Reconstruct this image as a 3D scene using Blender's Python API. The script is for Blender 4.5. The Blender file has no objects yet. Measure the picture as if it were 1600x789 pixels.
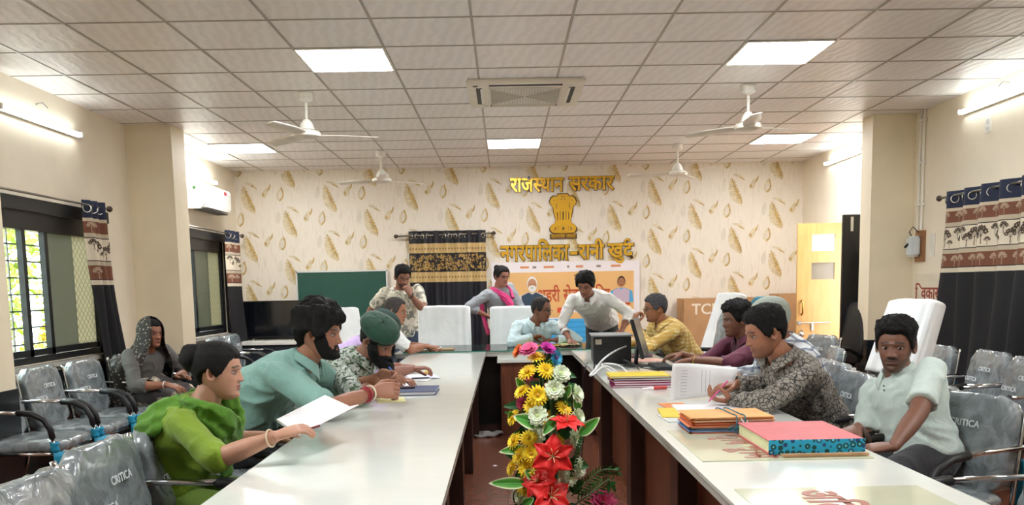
import bpy, bmesh, math, random
from math import sin, cos, pi, radians as RD, sqrt, exp, atan2
from mathutils import Vector as V, Matrix, Quaternion, noise
import numpy as np
S = bpy.context.scene
COL = S.collection
# ------------------------------------------------------------------ camera, world, exposure
HC = 1.38                      # eye height of the photographer
F, PX, PY = 1338.0, 800.0, 595.0
PITCH, YAW, ROLL = -.1093, -.0068, -.0188
def _cam():
    cp, sp, cy, sy, cr, sr = cos(PITCH), sin(PITCH), cos(YAW), sin(YAW), cos(ROLL), sin(ROLL)
    Rz = Matrix(((cy, sy, 0), (-sy, cy, 0), (0, 0, 1)))
    Rx = Matrix(((1, 0, 0), (0, cp, sp), (0, -sp, cp)))
    Rr = Matrix(((cr, 0, sr), (0, 1, 0), (-sr, 0, cr)))
    return Rr @ Rx @ Rz
CM = _cam()
cd = bpy.data.cameras.new('camera'); cam = bpy.data.objects.new('camera', cd); COL.objects.link(cam)
cd.sensor_width = 36; cd.sensor_fit = 'HORIZONTAL'; cd.lens = F / 1600 * 36
cd.shift_y = (PY - 394.5) / 1600; cd.clip_start = .05; cd.clip_end = 300
m = Matrix.Identity(4)
for i in range(3):
    m[i][0] = CM[0][i]; m[i][1] = CM[2][i]; m[i][2] = -CM[1][i]
m[2][3] = HC
cam.matrix_world = m
S.camera = cam
def at(x, y, Y):
    """point of the place seen at pixel x, y of the photograph, at distance Y down the room"""
    d = CM.transposed() @ V(((x - PX) / F, 1, -(y - PY) / F))
    return V((0, 0, HC)) + d * (Y / d.y)
S.view_settings.view_transform = 'Standard'; S.view_settings.look = 'None'
S.view_settings.gamma = 1; S.view_settings.use_curve_mapping = False
S.view_settings.exposure = 1.8
LED_POWER, TUBE_POWER, SKY_POWER = 14.0, 4.5, 3.2
w = bpy.data.worlds.new('sky'); S.world = w; w.use_nodes = True
bg = w.node_tree.nodes['Background']; bg.inputs[0].default_value = (.93, .97, 1, 1); bg.inputs[1].default_value = SKY_POWER
S.cycles.max_bounces = 10; S.cycles.diffuse_bounces = 6; S.cycles.glossy_bounces = 4
S.cycles.transparent_max_bounces = 24; S.cycles.transmission_bounces = 6
S.cycles.sample_clamp_indirect = 6; S.cycles.caustics_reflective = False; S.cycles.caustics_refractive = False

# ------------------------------------------------------------------ helpers: tags, meshes, materials
def tag(o, label=None, cat=None, group=None, kind=None):
    if label: o['label'] = label
    if cat: o['category'] = cat
    if group: o['group'] = group
    if kind: o['kind'] = kind
    return o
def thing(name, label, cat, loc=(0, 0, 0), rz=0, group=None):
    o = bpy.data.objects.new(name, None); COL.objects.link(o); o.empty_display_size = .1
    o.location = loc; o.rotation_euler = (0, 0, rz)
    return tag(o, label, cat, group)
def copy_tree(o, parent=None):
    c = o.copy(); COL.objects.link(c)
    if parent is not None:
        c.parent = parent; c.matrix_parent_inverse = o.matrix_parent_inverse
    for ch in list(o.children): copy_tree(ch, c)
    return c
class MB:
    def __init__(s): s.v = []; s.f = []; s.m = []
    def add(s, vs, fs, mi=0, M=None):
        n = len(s.v)
        s.v += [tuple(M @ V(p)) if M is not None else tuple(p) for p in vs]
        s.f += [tuple(i + n for i in f) for f in fs]; s.m += [mi] * len(fs)
        return s
    def merge(s, o, M=None, mi=None):
        n = len(s.v)
        s.v += [tuple(M @ V(p)) if M is not None else tuple(p) for p in o.v]
        s.f += [tuple(i + n for i in f) for f in o.f]; s.m += o.m if mi is None else [mi] * len(o.f)
        return s
    def box(s, c, d, mi=0, M=None, bev=0):
        x, y, z = d[0] / 2, d[1] / 2, d[2] / 2
        if bev <= 0:
            vs = [(c[0] + a * x, c[1] + b * y, c[2] + e * z) for e in (-1, 1) for b in (-1, 1) for a in (-1, 1)]
            fs = [(0, 2, 3, 1), (4, 5, 7, 6), (0, 1, 5, 4), (2, 6, 7, 3), (0, 4, 6, 2), (1, 3, 7, 5)]
            return s.add(vs, fs, mi, M)
        bm = bmesh.new(); bmesh.ops.create_cube(bm, size=1)
        for v in bm.verts: v.co = (v.co.x * d[0] + c[0], v.co.y * d[1] + c[1], v.co.z * d[2] + c[2])
        bmesh.ops.bevel(bm, geom=bm.edges[:] , offset=bev, segments=2, affect='EDGES')
        s.bm(bm, mi, M); return s
    def bm(s, bm, mi=0, M=None):
        bm.verts.ensure_lookup_table(); bm.verts.index_update()
        s.add([v.co[:] for v in bm.verts], [[v.index for v in f.verts] for f in bm.faces], mi, M); bm.free(); return s
    def tube(s, pts, r, seg=8, mi=0, M=None, cap=True, flat=None):
        """round (or flattened) tube along points; r is one radius or one for each point"""
        P = [V(p) for p in pts]; n = len(P)
        R = r if isinstance(r, (list, tuple)) else [r] * n
        T = [(P[min(i + 1, n - 1)] - P[max(i - 1, 0)]).normalized() for i in range(n)]
        up = V((0, 0, 1)) if abs(T[0].z) < .9 else V((1, 0, 0))
        A = T[0].cross(up).normalized(); vs = []; fs = []
        for i in range(n):
            A = (A - T[i] * A.dot(T[i])).normalized(); B = T[i].cross(A)
            for k in range(seg):
                a = 2 * pi * k / seg
                fa, fb = (1, 1) if flat is None else flat
                vs.append(tuple(P[i] + A * (cos(a) * R[i] * fa) + B * (sin(a) * R[i] * fb)))
        for i in range(n - 1):
            for k in range(seg):
                k2 = (k + 1) % seg
                fs.append((i * seg + k, i * seg + k2, (i + 1) * seg + k2, (i + 1) * seg + k))
        if cap: fs.append(tuple(range(seg))[::-1]); fs.append(tuple((n - 1) * seg + k for k in range(seg)))
        return s.add(vs, fs, mi, M)
    def lathe(s, prof, c=(0, 0, 0), seg=24, mi=0, M=None, sx=1, sy=1):
        vs = [(c[0] + r * cos(2 * pi * k / seg) * sx, c[1] + r * sin(2 * pi * k / seg) * sy, c[2] + z) for r, z in prof for k in range(seg)]
        fs = [(i * seg + k, i * seg + (k + 1) % seg, (i + 1) * seg + (k + 1) % seg, (i + 1) * seg + k) for i in range(len(prof) - 1) for k in range(seg)]
        fs.append(tuple(range(seg))[::-1]); fs.append(tuple((len(prof) - 1) * seg + k for k in range(seg)))
        return s.add(vs, fs, mi, M)
    def prism(s, poly, z0, z1, mi=0, M=None):
        n = len(poly); vs = [(x, y, z0) for x, y in poly] + [(x, y, z1) for x, y in poly]
        fs = [tuple(range(n))[::-1], tuple(range(n, 2 * n))] + [(i, (i + 1) % n, n + (i + 1) % n, n + i) for i in range(n)]
        return s.add(vs, fs, mi, M)
    def grid(s, fn, nu, nv, mi=0, M=None, closed=False):
        vs = [tuple(fn(i / nu, j / nv)) for j in range(nv + 1) for i in range(nu if closed else nu + 1)]
        w_ = nu if closed else nu + 1
        fs = [(j * w_ + i, j * w_ + (i + 1) % w_, (j + 1) * w_ + (i + 1) % w_, (j + 1) * w_ + i) for j in range(nv) for i in range(nu)]
        return s.add(vs, fs, mi, M)
    def mesh(s, name, mats, smooth=False):
        me = bpy.data.meshes.new(name); me.from_pydata(s.v, [], s.f)
        for mt in (mats if isinstance(mats, (list, tuple)) else [mats]): me.materials.append(mt)
        me.polygons.foreach_set('material_index', s.m); me.update()
        if smooth is True: me.polygons.foreach_set('use_smooth', [True] * len(me.polygons))
        elif smooth: me.polygons.foreach_set('use_smooth', [True] * len(me.polygons)); me.set_sharp_from_angle(angle=RD(smooth))
        return me
    def build(s, name, mats, parent=None, smooth=False, loc=None, rot=None, mod=None):
        o = bpy.data.objects.new(name, s.mesh(name, mats, smooth)); COL.objects.link(o)
        if parent is not None: o.parent = parent
        if loc: o.location = loc
        if rot: o.rotation_euler = rot
        if mod == 'subsurf': md = o.modifiers.new('s', 'SUBSURF'); md.levels = md.render_levels = 2
        return o
def struct(name, mb, mats, smooth=False, **k):
    return tag(mb.build(name, mats, smooth=smooth, **k), kind='structure')
def solid(o, t, off=-1):
    md = o.modifiers.new('solid', 'SOLIDIFY'); md.thickness = t; md.offset = off; return o
def TR(loc=(0, 0, 0), rz=0, rx=0, ry=0, s=1):
    M_ = Matrix.Translation(V(loc)) @ Matrix.Rotation(rz, 4, 'Z') @ Matrix.Rotation(ry, 4, 'Y') @ Matrix.Rotation(rx, 4, 'X')
    return M_ @ Matrix.Diagonal((*((s, s, s) if not isinstance(s, tuple) else s), 1))

MATS = {}
class NT:
    def __init__(s, m): s.t = m.node_tree; s.b = s.t.nodes['Principled BSDF']
    def n(s, ty, **k):
        o = s.t.nodes.new(ty)
        for a, b in k.items():
            if a[0] == 'i': o.inputs[int(a[1:])].default_value = b
            else: setattr(o, a, b)
        return o
    def l(s, a, b): s.t.links.new(a, b)
    def ramp(s, fac, stops, interp='LINEAR'):
        r = s.n('ShaderNodeValToRGB'); r.color_ramp.interpolation = interp
        while len(r.color_ramp.elements) < len(stops): r.color_ramp.elements.new(.5)
        for e, (p, c) in zip(r.color_ramp.elements, stops): e.position = p; e.color = (*c, 1) if len(c) == 3 else c
        s.l(fac, r.inputs[0]); return r
    def mix(s, fac, a, b, blend='MIX'):
        r = s.n('ShaderNodeMix', data_type='RGBA', blend_type=blend)
        for k, x in ((0, fac), (6, a), (7, b)):
            if hasattr(x, 'is_linked'): s.l(x, r.inputs[k])
            else: r.inputs[k].default_value = x if k == 0 else (*x, 1)
        return r.outputs[2]
    def mth(s, op, a, b=None):
        r = s.n('ShaderNodeMath', operation=op)
        for k, x in ((0, a), (1, b)):
            if x is None: continue
            if hasattr(x, 'is_linked'): s.l(x, r.inputs[k])
            else: r.inputs[k].default_value = x
        return r.outputs[0]
    def bump(s, h, d=.01, st=.5):
        b = s.n('ShaderNodeBump', i0=st, i1=d); s.l(h, b.inputs['Height']); s.l(b.outputs[0], s.b.inputs['Normal']); return b
    def co(s, kind='Object', scale=None):
        t = s.n('ShaderNodeTexCoord'); o = t.outputs[kind]
        if scale is not None:
            mp = s.n('ShaderNodeMapping'); mp.inputs['Scale'].default_value = scale if isinstance(scale, tuple) else (scale,) * 3
            s.l(o, mp.inputs[0]); o = mp.outputs[0]
        return o
    def noise(s, co, sc, det=3, rough=.5, dist=0):
        n = s.n('ShaderNodeTexNoise'); n.inputs['Scale'].default_value = sc; n.inputs['Detail'].default_value = det
        n.inputs['Roughness'].default_value = rough; n.inputs['Distortion'].default_value = dist; s.l(co, n.inputs['Vector']); return n.outputs[0]
def srgb(h):
    if isinstance(h, (tuple, list)): return tuple(h)
    h = h.lstrip('#'); c = [int(h[i:i + 2], 16) / 255 for i in (0, 2, 4)]
    return tuple(x / 12.92 if x <= .04045 else ((x + .055) / 1.055) ** 2.4 for x in c)
def mat(name, col='#808080', rough=.6, metal=0, var=.06, vs=8, bump=0, bs=60, spec=None, emit=None, trans=0, coat=0, sheen=0, sss=0):
    if name in MATS: return MATS[name]
    m = bpy.data.materials.new(name); m.use_nodes = True; t = NT(m); b = t.b; c = srgb(col)
    b.inputs['Base Color'].default_value = (*c, 1); b.inputs['Roughness'].default_value = rough; b.inputs['Metallic'].default_value = metal
    if spec is not None: b.inputs['Specular IOR Level'].default_value = spec
    if coat: b.inputs['Coat Weight'].default_value = coat; b.inputs['Coat Roughness'].default_value = .08
    if sheen: b.inputs['Sheen Weight'].default_value = sheen
    if trans: b.inputs['Transmission Weight'].default_value = trans
    if sss: b.inputs['Subsurface Weight'].default_value = sss; b.inputs['Subsurface Scale'].default_value = .01
    if emit: b.inputs['Emission Color'].default_value = (*c, 1); b.inputs['Emission Strength'].default_value = emit
    if var or bump: co = t.co()
    if var:
        n = t.noise(co, vs, 4)
        t.l(t.ramp(n, [(.3, tuple(x * (1 - var) for x in c)), (.7, tuple(min(1, x * (1 + var)) for x in c))]).outputs[0], b.inputs['Base Color'])
    if bump: t.bump(t.noise(co, bs, 4), bump)
    MATS[name] = m; return m
def pmat(name, rough=.6, **k):
    """principled material to be wired by the caller"""
    m = bpy.data.materials.new(name); m.use_nodes = True; t = NT(m); t.b.inputs['Roughness'].default_value = rough
    for a, b in k.items(): t.b.inputs[a.replace('_', ' ')].default_value = b
    MATS[name] = m; return m, t
def thin(name, col, clear=.8, rough=.05, diff='#c8d0d4', crinkle=0, gl=.25, milky=False):
    """thin clear sheet: part see-through, part milky, part glossy"""
    m = bpy.data.materials.new(name); m.use_nodes = True; t = NT(m); nt = m.node_tree
    nt.nodes.remove(t.b); out = nt.nodes['Material Output']
    tr = t.n('ShaderNodeBsdfTransparent'); tr.inputs[0].default_value = (*srgb(col), 1)
    gls = t.n('ShaderNodeBsdfGlossy'); gls.inputs['Roughness'].default_value = rough
    df = t.n('ShaderNodeBsdfTranslucent' if milky else 'ShaderNodeBsdfDiffuse'); df.inputs[0].default_value = (*srgb(diff), 1)
    m1 = t.n('ShaderNodeMixShader', i0=clear); t.l(df.outputs[0], m1.inputs[1]); t.l(tr.outputs[0], m1.inputs[2])
    fr = t.n('ShaderNodeLayerWeight', i0=gl); m2 = t.n('ShaderNodeMixShader')
    t.l(fr.outputs['Facing' if crinkle else 'Fresnel'], m2.inputs[0]); t.l(m1.outputs[0], m2.inputs[1]); t.l(gls.outputs[0], m2.inputs[2])
    t.l(m2.outputs[0], out.inputs[0])
    if crinkle:
        co = t.co(); n = t.n('ShaderNodeTexNoise'); n.inputs['Scale'].default_value = 9; n.inputs['Detail'].default_value = 5; n.inputs['Distortion'].default_value = 1.5
        t.l(co, n.inputs['Vector']); b = t.n('ShaderNodeBump', i0=1, i1=crinkle); t.l(n.outputs[0], b.inputs['Height'])
        for g in (gls, fr, df): t.l(b.outputs[0], g.inputs['Normal'])
        r = t.ramp(n.outputs[0], [(.42, (0, 0, 0)), (.6, (1, 1, 1))]); mm = t.mth('MULTIPLY', r.outputs[0], -.25); t.l(t.mth('ADD', mm, clear), m1.inputs[0])
    MATS[name] = m; return m

# text -> mesh (xy plane, starts at x=0); the bundled multi-script fallback font draws Devanagari
def text_mb(s, size=1, extrude=.0, offset=0, half=False):
    c = bpy.data.curves.new('t', 'FONT'); c.body = s; c.size = size; c.extrude = extrude; c.offset = offset * size; c.resolution_u = 3
    o = bpy.data.objects.new('t', c); COL.objects.link(o); bpy.context.view_layer.update()
    dg = bpy.context.evaluated_depsgraph_get(); me = bpy.data.meshes.new_from_object(o.evaluated_get(dg))
    bm = bmesh.new(); bm.from_mesh(me)
    if half:
        xs = [v.co.x for v in bm.verts]; x1 = min(xs) + (max(xs) - min(xs)) * .70
        bmesh.ops.bisect_plane(bm, geom=bm.verts[:] + bm.edges[:] + bm.faces[:], plane_co=(x1, 0, 0), plane_no=(1, 0, 0), clear_outer=True)
    mb = MB(); mb.bm(bm)
    bpy.data.objects.remove(o); bpy.data.curves.remove(c); bpy.data.meshes.remove(me)
    return mb
def words(parts, size=1, extrude=.0, offset=0):
    """parts: strings; one that starts with '~' is drawn as its half form. Returns MB and width"""
    out = MB(); x = 0
    for p in parts:
        if p == ' ': x += .3 * size; continue
        if p == '^':   # reph hook above the last letter
            pts = [(x - .30 * size + .13 * size * cos(a), (.60 + .0) * size + .10 * size + .11 * size * sin(a)) for a in [i * pi / 10 * 1.2 + .3 for i in range(11)]]
            out.tube([(px, py, 0) for px, py in pts], .028 * size + offset * size, 6, flat=(1, 1)); continue
        mb = text_mb(p.lstrip('~'), size, extrude, offset, p[0] == '~')
        if not mb.v: continue
        x0 = min(v[0] for v in mb.v); x1 = max(v[0] for v in mb.v)
        out.merge(mb, TR((x - x0 - offset * size * .5, 0, 0))); x += x1 - x0 - 2 * offset * size
    return out, x
# ------------------------------------------------------------------ room
CH = 2.997; LX, RX, BY, FY = -3.62, 4.08, 11.8, -2.2
TX0, TY0, TL = -2.607, 5.349, .61
def wall_mat(name, base):
    m, t = pmat(name, .62); co = t.co(); n = t.noise(co, 3, 5); c = srgb(base)
    t.l(t.ramp(n, [(.3, tuple(x * .95 for x in c)), (.7, tuple(min(1, x * 1.03) for x in c))]).outputs[0], t.b.inputs['Base Color'])
    t.bump(t.noise(co, 90, 3), .002, .3); return m
M_cream = wall_mat('cream_paint', '#f0e6d2')
M_cream2 = wall_mat('column_paint', '#f0e4c8')
M_dado = mat('dark_granite_dado', '#1c2124', .25, var=.5, vs=40)
m, t = pmat('brown_floor_tile', .22); co = t.co(); br = t.n('ShaderNodeTexBrick', offset=0)
br.inputs['Scale'].default_value = 1; br.inputs['Mortar Size'].default_value = .003; br.inputs['Brick Width'].default_value = .6; br.inputs['Row Height'].default_value = .6
br.inputs['Color1'].default_value = (*srgb('#7d4a36'), 1); br.inputs['Color2'].default_value = (*srgb('#84503b'), 1); br.inputs['Mortar'].default_value = (*srgb('#5a3528'), 1)
t.l(co, br.inputs['Vector']); n = t.noise(co, 14, 6)
t.l(t.mix(.35, br.outputs[0], t.ramp(n, [(.3, srgb('#6b3c2b')), (.7, srgb('#93604a'))]).outputs[0]), t.b.inputs['Base Color']); M_floor = m
# ceiling tile: faint diagonal relief on vinyl faced board
m, t = pmat('vinyl_ceiling_tile', .38); co = t.co()
wv = t.n('ShaderNodeTexWave', wave_type='BANDS', bands_direction='DIAGONAL'); wv.inputs['Scale'].default_value = 5.5; wv.inputs['Distortion'].default_value = 5; wv.inputs['Detail'].default_value = 2; wv.inputs['Detail Scale'].default_value = 2
mp = t.n('ShaderNodeMapping'); mp.inputs['Scale'].default_value = (1, .6, 1); mp.inputs['Rotation'].default_value = (0, 0, .5); t.l(co, mp.inputs[0]); t.l(mp.outputs[0], wv.inputs['Vector'])
t.l(t.ramp(wv.outputs[1], [(.2, srgb('#eceaea')), (.8, srgb('#f3f1f1'))]).outputs[0], t.b.inputs['Base Color']); t.bump(wv.outputs[1], .008, .2)
M_tile = m
M_grid = mat('ceiling_grid_metal', '#a9a49c', .35, .3)
M_whitepl = mat('white_plastic', '#eceae2', .35)
M_black = mat('black_aluminium', '#191c20', .35, .2)

f = MB(); f.add([(LX, FY, 0), (RX + 1.6, FY, 0), (RX + 1.6, BY, 0), (LX, BY, 0)], [(0, 1, 2, 3)]); struct('floor', f, M_floor)
# ceiling boards as one sheet, left open where lamps and the cassette sit behind flush trims
c = MB(); c.add([(LX, FY, CH), (LX, BY, CH), (RX, BY, CH), (RX, FY, CH)], [(0, 1, 2, 3)]); struct('ceiling', c, M_tile)
g = MB()
i = 0
x = TX0 - 2 * TL
while x < RX:
    if x > LX: g.box((x, (FY + BY) / 2, CH - .002), (.016, BY - FY, .005))
    x += TL
y = TY0 - 12 * TL
while y < BY:
    if y > FY: g.box(((LX + RX) / 2, y, CH - .002), (RX - LX, .013, .004))
    y += TL
struct('trim_1', g, M_grid)
# walls, built as quads around their openings.
def wall_quads(mb, x, holes, y0, y1, z0, z1, flip):
    """wall in the plane X=x with rectangular openings (y0,y1,z0,z1)"""
    ys = sorted({y0, y1, *[h[0] for h in holes], *[h[1] for h in holes]}); zs = sorted({z0, z1, *[h[2] for h in holes], *[h[3] for h in holes]})
    for a, b in zip(ys, ys[1:]):
        for c_, d in zip(zs, zs[1:]):
            if any(h[0] - 1e-6 <= a and b <= h[1] + 1e-6 and h[2] - 1e-6 <= c_ and d <= h[3] + 1e-6 for h in holes): continue
            q = [(x, a, c_), (x, b, c_), (x, b, d), (x, a, d)]
            mb.add(q if flip else q[::-1], [(0, 1, 2, 3)], 0)
DZ = .78
W1 = (5.62, 7.80, .86, 2.02); W2 = (9.78, 11.22, .86, 2.02)
W0 = (2.2, 4.6, .86, 2.02)
wl = MB(); wall_quads(wl, LX, [W1, W2, W0], FY, BY, 0, CH, False)
for (a, b, c_, d) in (W1, W2, W0):      # reveals 0.2 m deep
    X2 = LX - .2
    wl.add([(LX, a, c_), (X2, a, c_), (X2, a, d), (LX, a, d)], [(0, 1, 2, 3)]); wl.add([(LX, b, c_), (X2, b, c_), (X2, b, d), (LX, b, d)], [(0, 3, 2, 1)])
    wl.add([(LX, a, d), (X2, a, d), (X2, b, d), (LX, b, d)], [(0, 1, 2, 3)]); wl.add([(LX, a, c_), (X2, a, c_), (X2, b, c_), (LX, b, c_)], [(0, 3, 2, 1)])
struct('wall_left', wl, M_cream)
DR = (9.12, 10.42, 0, 2.08)
wr = MB(); RW1 = (5.2, 7.6, .9, 2.0)
wall_quads(wr, RX, [DR, RW1], FY, BY, 0, CH, True)
for yy in (DR[0], DR[1]): wr.box((RX + .1, yy + (-.01 if yy == DR[0] else .01), 1.04), (.2, .02, 2.08))
wr.box((RX + .1, 9.77, 2.09), (.2, 1.3, .02))
struct('wall_right', wr, M_cream)
wf = MB(); wf.add([(LX, FY, 0), (LX, FY, CH), (RX, FY, CH), (RX, FY, 0)], [(0, 1, 2, 3)]); struct('wall_front', wf, M_cream)
# passage behind the door on the right
ps = MB(); ps.add([(RX + 1.6, 7.5, 0), (RX + 1.6, BY, 0), (RX + 1.6, BY, 2.9), (RX + 1.6, 7.5, 2.9)], [(0, 1, 2, 3)]); struct('wall_passage', ps, M_cream)

# wallpaper: cream paper printed with falling feathers and leaves, one mesh with the wall
m, t = pmat('feather_wallpaper_ground', .42); co = t.co('Object', (9, 1, 1.2)); n = t.noise(co, 4, 6, .6)
t.l(t.ramp(n, [(.3, srgb('#ddd2c0')), (.5, srgb('#eae1d2')), (.75, srgb('#e3d9ca'))]).outputs[0], t.b.inputs['Base Color']); t.bump(n, .004, .4); M_paper = m
M_lf = mat('gold_print', '#c2a469', .45, .05, var=.25, vs=20); M_lf2 = mat('pale_gold_print', '#d8caa8', .45, var=.15, vs=20); M_lf3 = mat('faint_print', '#ddd4c4', .5, var=.06)
wb = MB(); wb.add([(LX, BY, 0), (RX, BY, 0), (RX, BY, CH), (LX, BY, CH)], [(0, 1, 2, 3)], 0)
def leafshape(mb, x, z, L, W, ang, mi, bend=0, n=10, side=0, y=BY - .0025, notch=0):
    """flat printed leaf: base at x,z, tip at length L; side -1/1 draws one half only"""
    ca, sa = cos(ang), sin(ang); Lp = []; Rp = []
    for k in range(n + 1):
        t_ = k / n; wd = W * sin(pi * min(1, t_ ** .8)) ** .8 if 0 < k < n else 0
        if notch and k % 2: wd *= (1 - notch)
        u = t_ * L; b = bend * sin(pi * t_)
        if side <= 0: Lp.append((u, b + wd))
        else: Lp.append((u, b))
        Rp.append((u, b - wd) if side >= 0 else (u, b))
    poly = []
    for k in range(n):
        q = [Lp[k], Lp[k + 1], Rp[k + 1], Rp[k]]
        vs = [(x + ca * a - sa * b, y, z + sa * a + ca * b) for a, b in q]
        vs = [v for v in vs if True]
        if all(LX < v[0] < RX and .0 < v[2] < CH for v in vs): mb.add(vs[::-1], [(0, 1, 2, 3)], mi)
def motif(mb, x, z):
    r = random.Random(int(x * 91 + z * 57))
    a = RD(112)          # feather: tip up-left
    # feather with barbs: pale left vane, gold right vane
    leafshape(mb, x + .10, z - .17, .40, .095, a, 2, .02, 18, -1, notch=.12)
    leafshape(mb, x + .10, z - .17, .40, .050, a, 1, .02, 18, 1, notch=.30, y=BY - .003)
    for k in range(9):
        t_ = .12 + k * .085; u = .4 * t_; bx = x + .10 + cos(a) * u; bz = z - .17 + sin(a) * u
        leafshape(mb, bx, bz, .07, .004, a + 1.0, 1, 0, 3, y=BY - .0032); leafshape(mb, bx, bz, .05, .005, a - .9, 1, 0, 3, y=BY - .0032)
    leafshape(mb, x + .105, z - .21, .3, .004, a, 1, .02, 6, y=BY - .0034)
    # rounded hollow leaf
    cx, cz = x + .43, z - .02
    leafshape(mb, cx, cz, .20, .05, RD(80), 2, 0, 12); leafshape(mb, cx, cz, .20, .05, RD(80), 1, .0, 12, 1, y=BY - .003, notch=.0)
    leafshape(mb, cx + .006, cz + .03, .13, .028, RD(80), 3, 0, 10, y=BY - .0034)
    # two leaf sprig with a dark tip
    sx, sz = x + .235, z + .03
    leafshape(mb, sx, sz, .16, .034, RD(72), 2, .01, 10); leafshape(mb, sx + .035, sz + .085, .12, .024, RD(66), 1, 0, 8, 1, y=BY - .003)
    leafshape(mb, sx, sz, .09, .03, RD(105), 2, 0, 8, y=BY - .0028); leafshape(mb, sx - .01, sz + .02, .05, .018, RD(100), 1, 0, 6, y=BY - .0032)
    # narrow curved leaf
    leafshape(mb, x - .03, z + .235, .19, .022, RD(-28), 2, .02, 12, notch=.3); leafshape(mb, x + .05, z + .205, .11, .018, RD(-32), 1, .01, 8, 1, y=BY - .003)
    # faint drawn leaf behind
    leafshape(mb, x - .16, z + .0, .19, .035, RD(82), 3, 0, 10, y=BY - .0016)
for i in range(-2, 9):
    for j in range(-2, 12):
        x = -3.45 + i * 1.10 + (.55 if j % 2 else 0); z = -.02 + j * .328
        if i >= -1: motif(wb, x, z)
struct('wall_back', wb, [M_paper, M_lf, M_lf2, M_lf3])
# dado of dark polished stone
d = MB()
for a, b in ((FY, 5.0), (5.6, 8.50), (8.82, BY)): d.box((LX + .008, (a + b) / 2, DZ / 2), (.016, b - a, DZ))
for a, b in ((FY, 8.6), (10.46, BY)): d.box((RX - .008, (a + b) / 2, DZ / 2), (.016, b - a, DZ))
d.box(((LX + RX) / 2, BY - .008, .38), (RX - LX, .016, .76))
struct('baseboard_left', d, M_dado)
# columns
for k, (x0, x1, y0, y1) in enumerate(((LX, -3.18, 8.48, 8.82), (LX, -3.20, 4.95, 5.58), (3.65, RX, 8.6, 8.85))):
    c = MB(); c.box(((x0 + x1) / 2, (y0 + y1) / 2, CH / 2), (x1 - x0, y1 - y0, CH - .002))
    c.box(((x0 + x1) / 2, (y0 + y1) / 2, DZ / 2), (x1 - x0 + .02, y1 - y0 + .02, DZ), 1)
    struct('trim_%d' % (k + 2), c, [M_cream2, M_dado])
# windows
M_glass = thin('window_glass', '#eef6f2', .98, .02, '#b0c0bc', gl=.08)
m = thin('frosted_pane', '#c9cfc4', .25, .3, '#77786f', milky=True); M_frost = m
m = thin('fly_mesh', '#c9cfc4', .45, .5, '#6d6f66'); M_mesh = m
M_lattice = thin('lattice_pane', '#c9cfc4', .25, .3, '#a6a392', milky=True); t = NT.__new__(NT); t.t = M_lattice.node_tree
co = t.co(); tr_ = [n_ for n_ in t.t.nodes if n_.type == 'BSDF_TRANSLUCENT'][0]; sp_ = t.n('ShaderNodeSeparateXYZ'); t.l(co, sp_.inputs[0])
f1 = t.mth('FRACT', t.mth('MULTIPLY', t.mth('ADD', sp_.outputs[1], sp_.outputs[2]), 14)); f2 = t.mth('FRACT', t.mth('MULTIPLY', t.mth('SUBTRACT', sp_.outputs[1], sp_.outputs[2]), 14))
t.l(t.ramp(t.mth('MINIMUM', f1, f2), [(.0, srgb('#8c897a')), (.16, srgb('#8c897a')), (.2, srgb('#b4b19e'))]).outputs[0], tr_.inputs[0])
def window(n, W, near_open):
    y0, y1, z0, z1 = W; X = LX - .06
    fr = MB(); t_ = .05
    for (cy, cz, dy, dz) in (((y0 + y1) / 2, z0 + t_ / 2, y1 - y0, t_), ((y0 + y1) / 2, z1 - .07, y1 - y0, .14), (y0 + t_ / 2, (z0 + z1) / 2, t_, z1 - z0), (y1 - .045, (z0 + z1) / 2, .09, z1 - z0)):
        fr.box((X, cy, cz), (.09, dy, dz))
    fr.box((LX + .012, (y0 + y1) / 2, z1 + .05), (.03, y1 - y0 + .3, .10)); fr.box((LX + .01, y0 - .06, (z0 + z1) / 2), (.03, .12, z1 - z0 + .2)); fr.box((LX + .01, y1 + .06, (z0 + z1) / 2), (.03, .12, z1 - z0 + .2))
    o = struct('window_%d' % n, fr, M_black)
    ym = near_open
    sash = MB()
    for yy in ym: sash.box((X + .01, yy, (z0 + z1) / 2), (.045, .05, z1 - z0 - .1))
    for a, b in ((y0, y1),): sash.box((X + .01, (a + b) / 2, z0 + .08), (.045, b - a - .1, .05))
    sash.build('sash', M_black, o)
    gl = MB(); gl.box((X - .01, (y0 + ym[1]) / 2, (z0 + z1) / 2), (.005, ym[1] - y0 - .05, z1 - z0 - .14)); gl.build('pane', M_glass, o)
    ymid = ym[1] + (y1 - ym[1]) * .52
    for a_, b_, mt_ in ((ym[1], ymid, M_frost), (ymid, y1 - .08, M_lattice)): fp = MB(); fp.box((X + .012, (a_ + b_) / 2, (z0 + z1) / 2), (.005, b_ - a_, z1 - z0 - .14)); fp.build('frosted_pane', mt_, o)
    sl = MB(); sl.box((LX + .03, (y0 + y1) / 2, z0 - .02), (.10, y1 - y0 + .2, .035)); sl.build('window_sill', mat('sill_stone', '#b9b4ac', .2, var=.15), o)
    gr = MB(); k = z0 + .14
    while k < z1: gr.box((X - .10, (y0 + y1) / 2, k), (.012, y1 - y0, .012)); k += .13
    for yy in (y0 + .5, y0 + 1.0, y0 + 1.5):
        if yy < y1: gr.box((X - .10, yy, (z0 + z1) / 2), (.012, .012, z1 - z0))
    gr.build('grille', mat('grille_steel', '#6c6a66', .4, .5), o)
window(1, W1, (6.62, 6.94)); window(2, W2, (10.08, 10.22)); window(3, W0, (3.0, 3.4))
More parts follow.
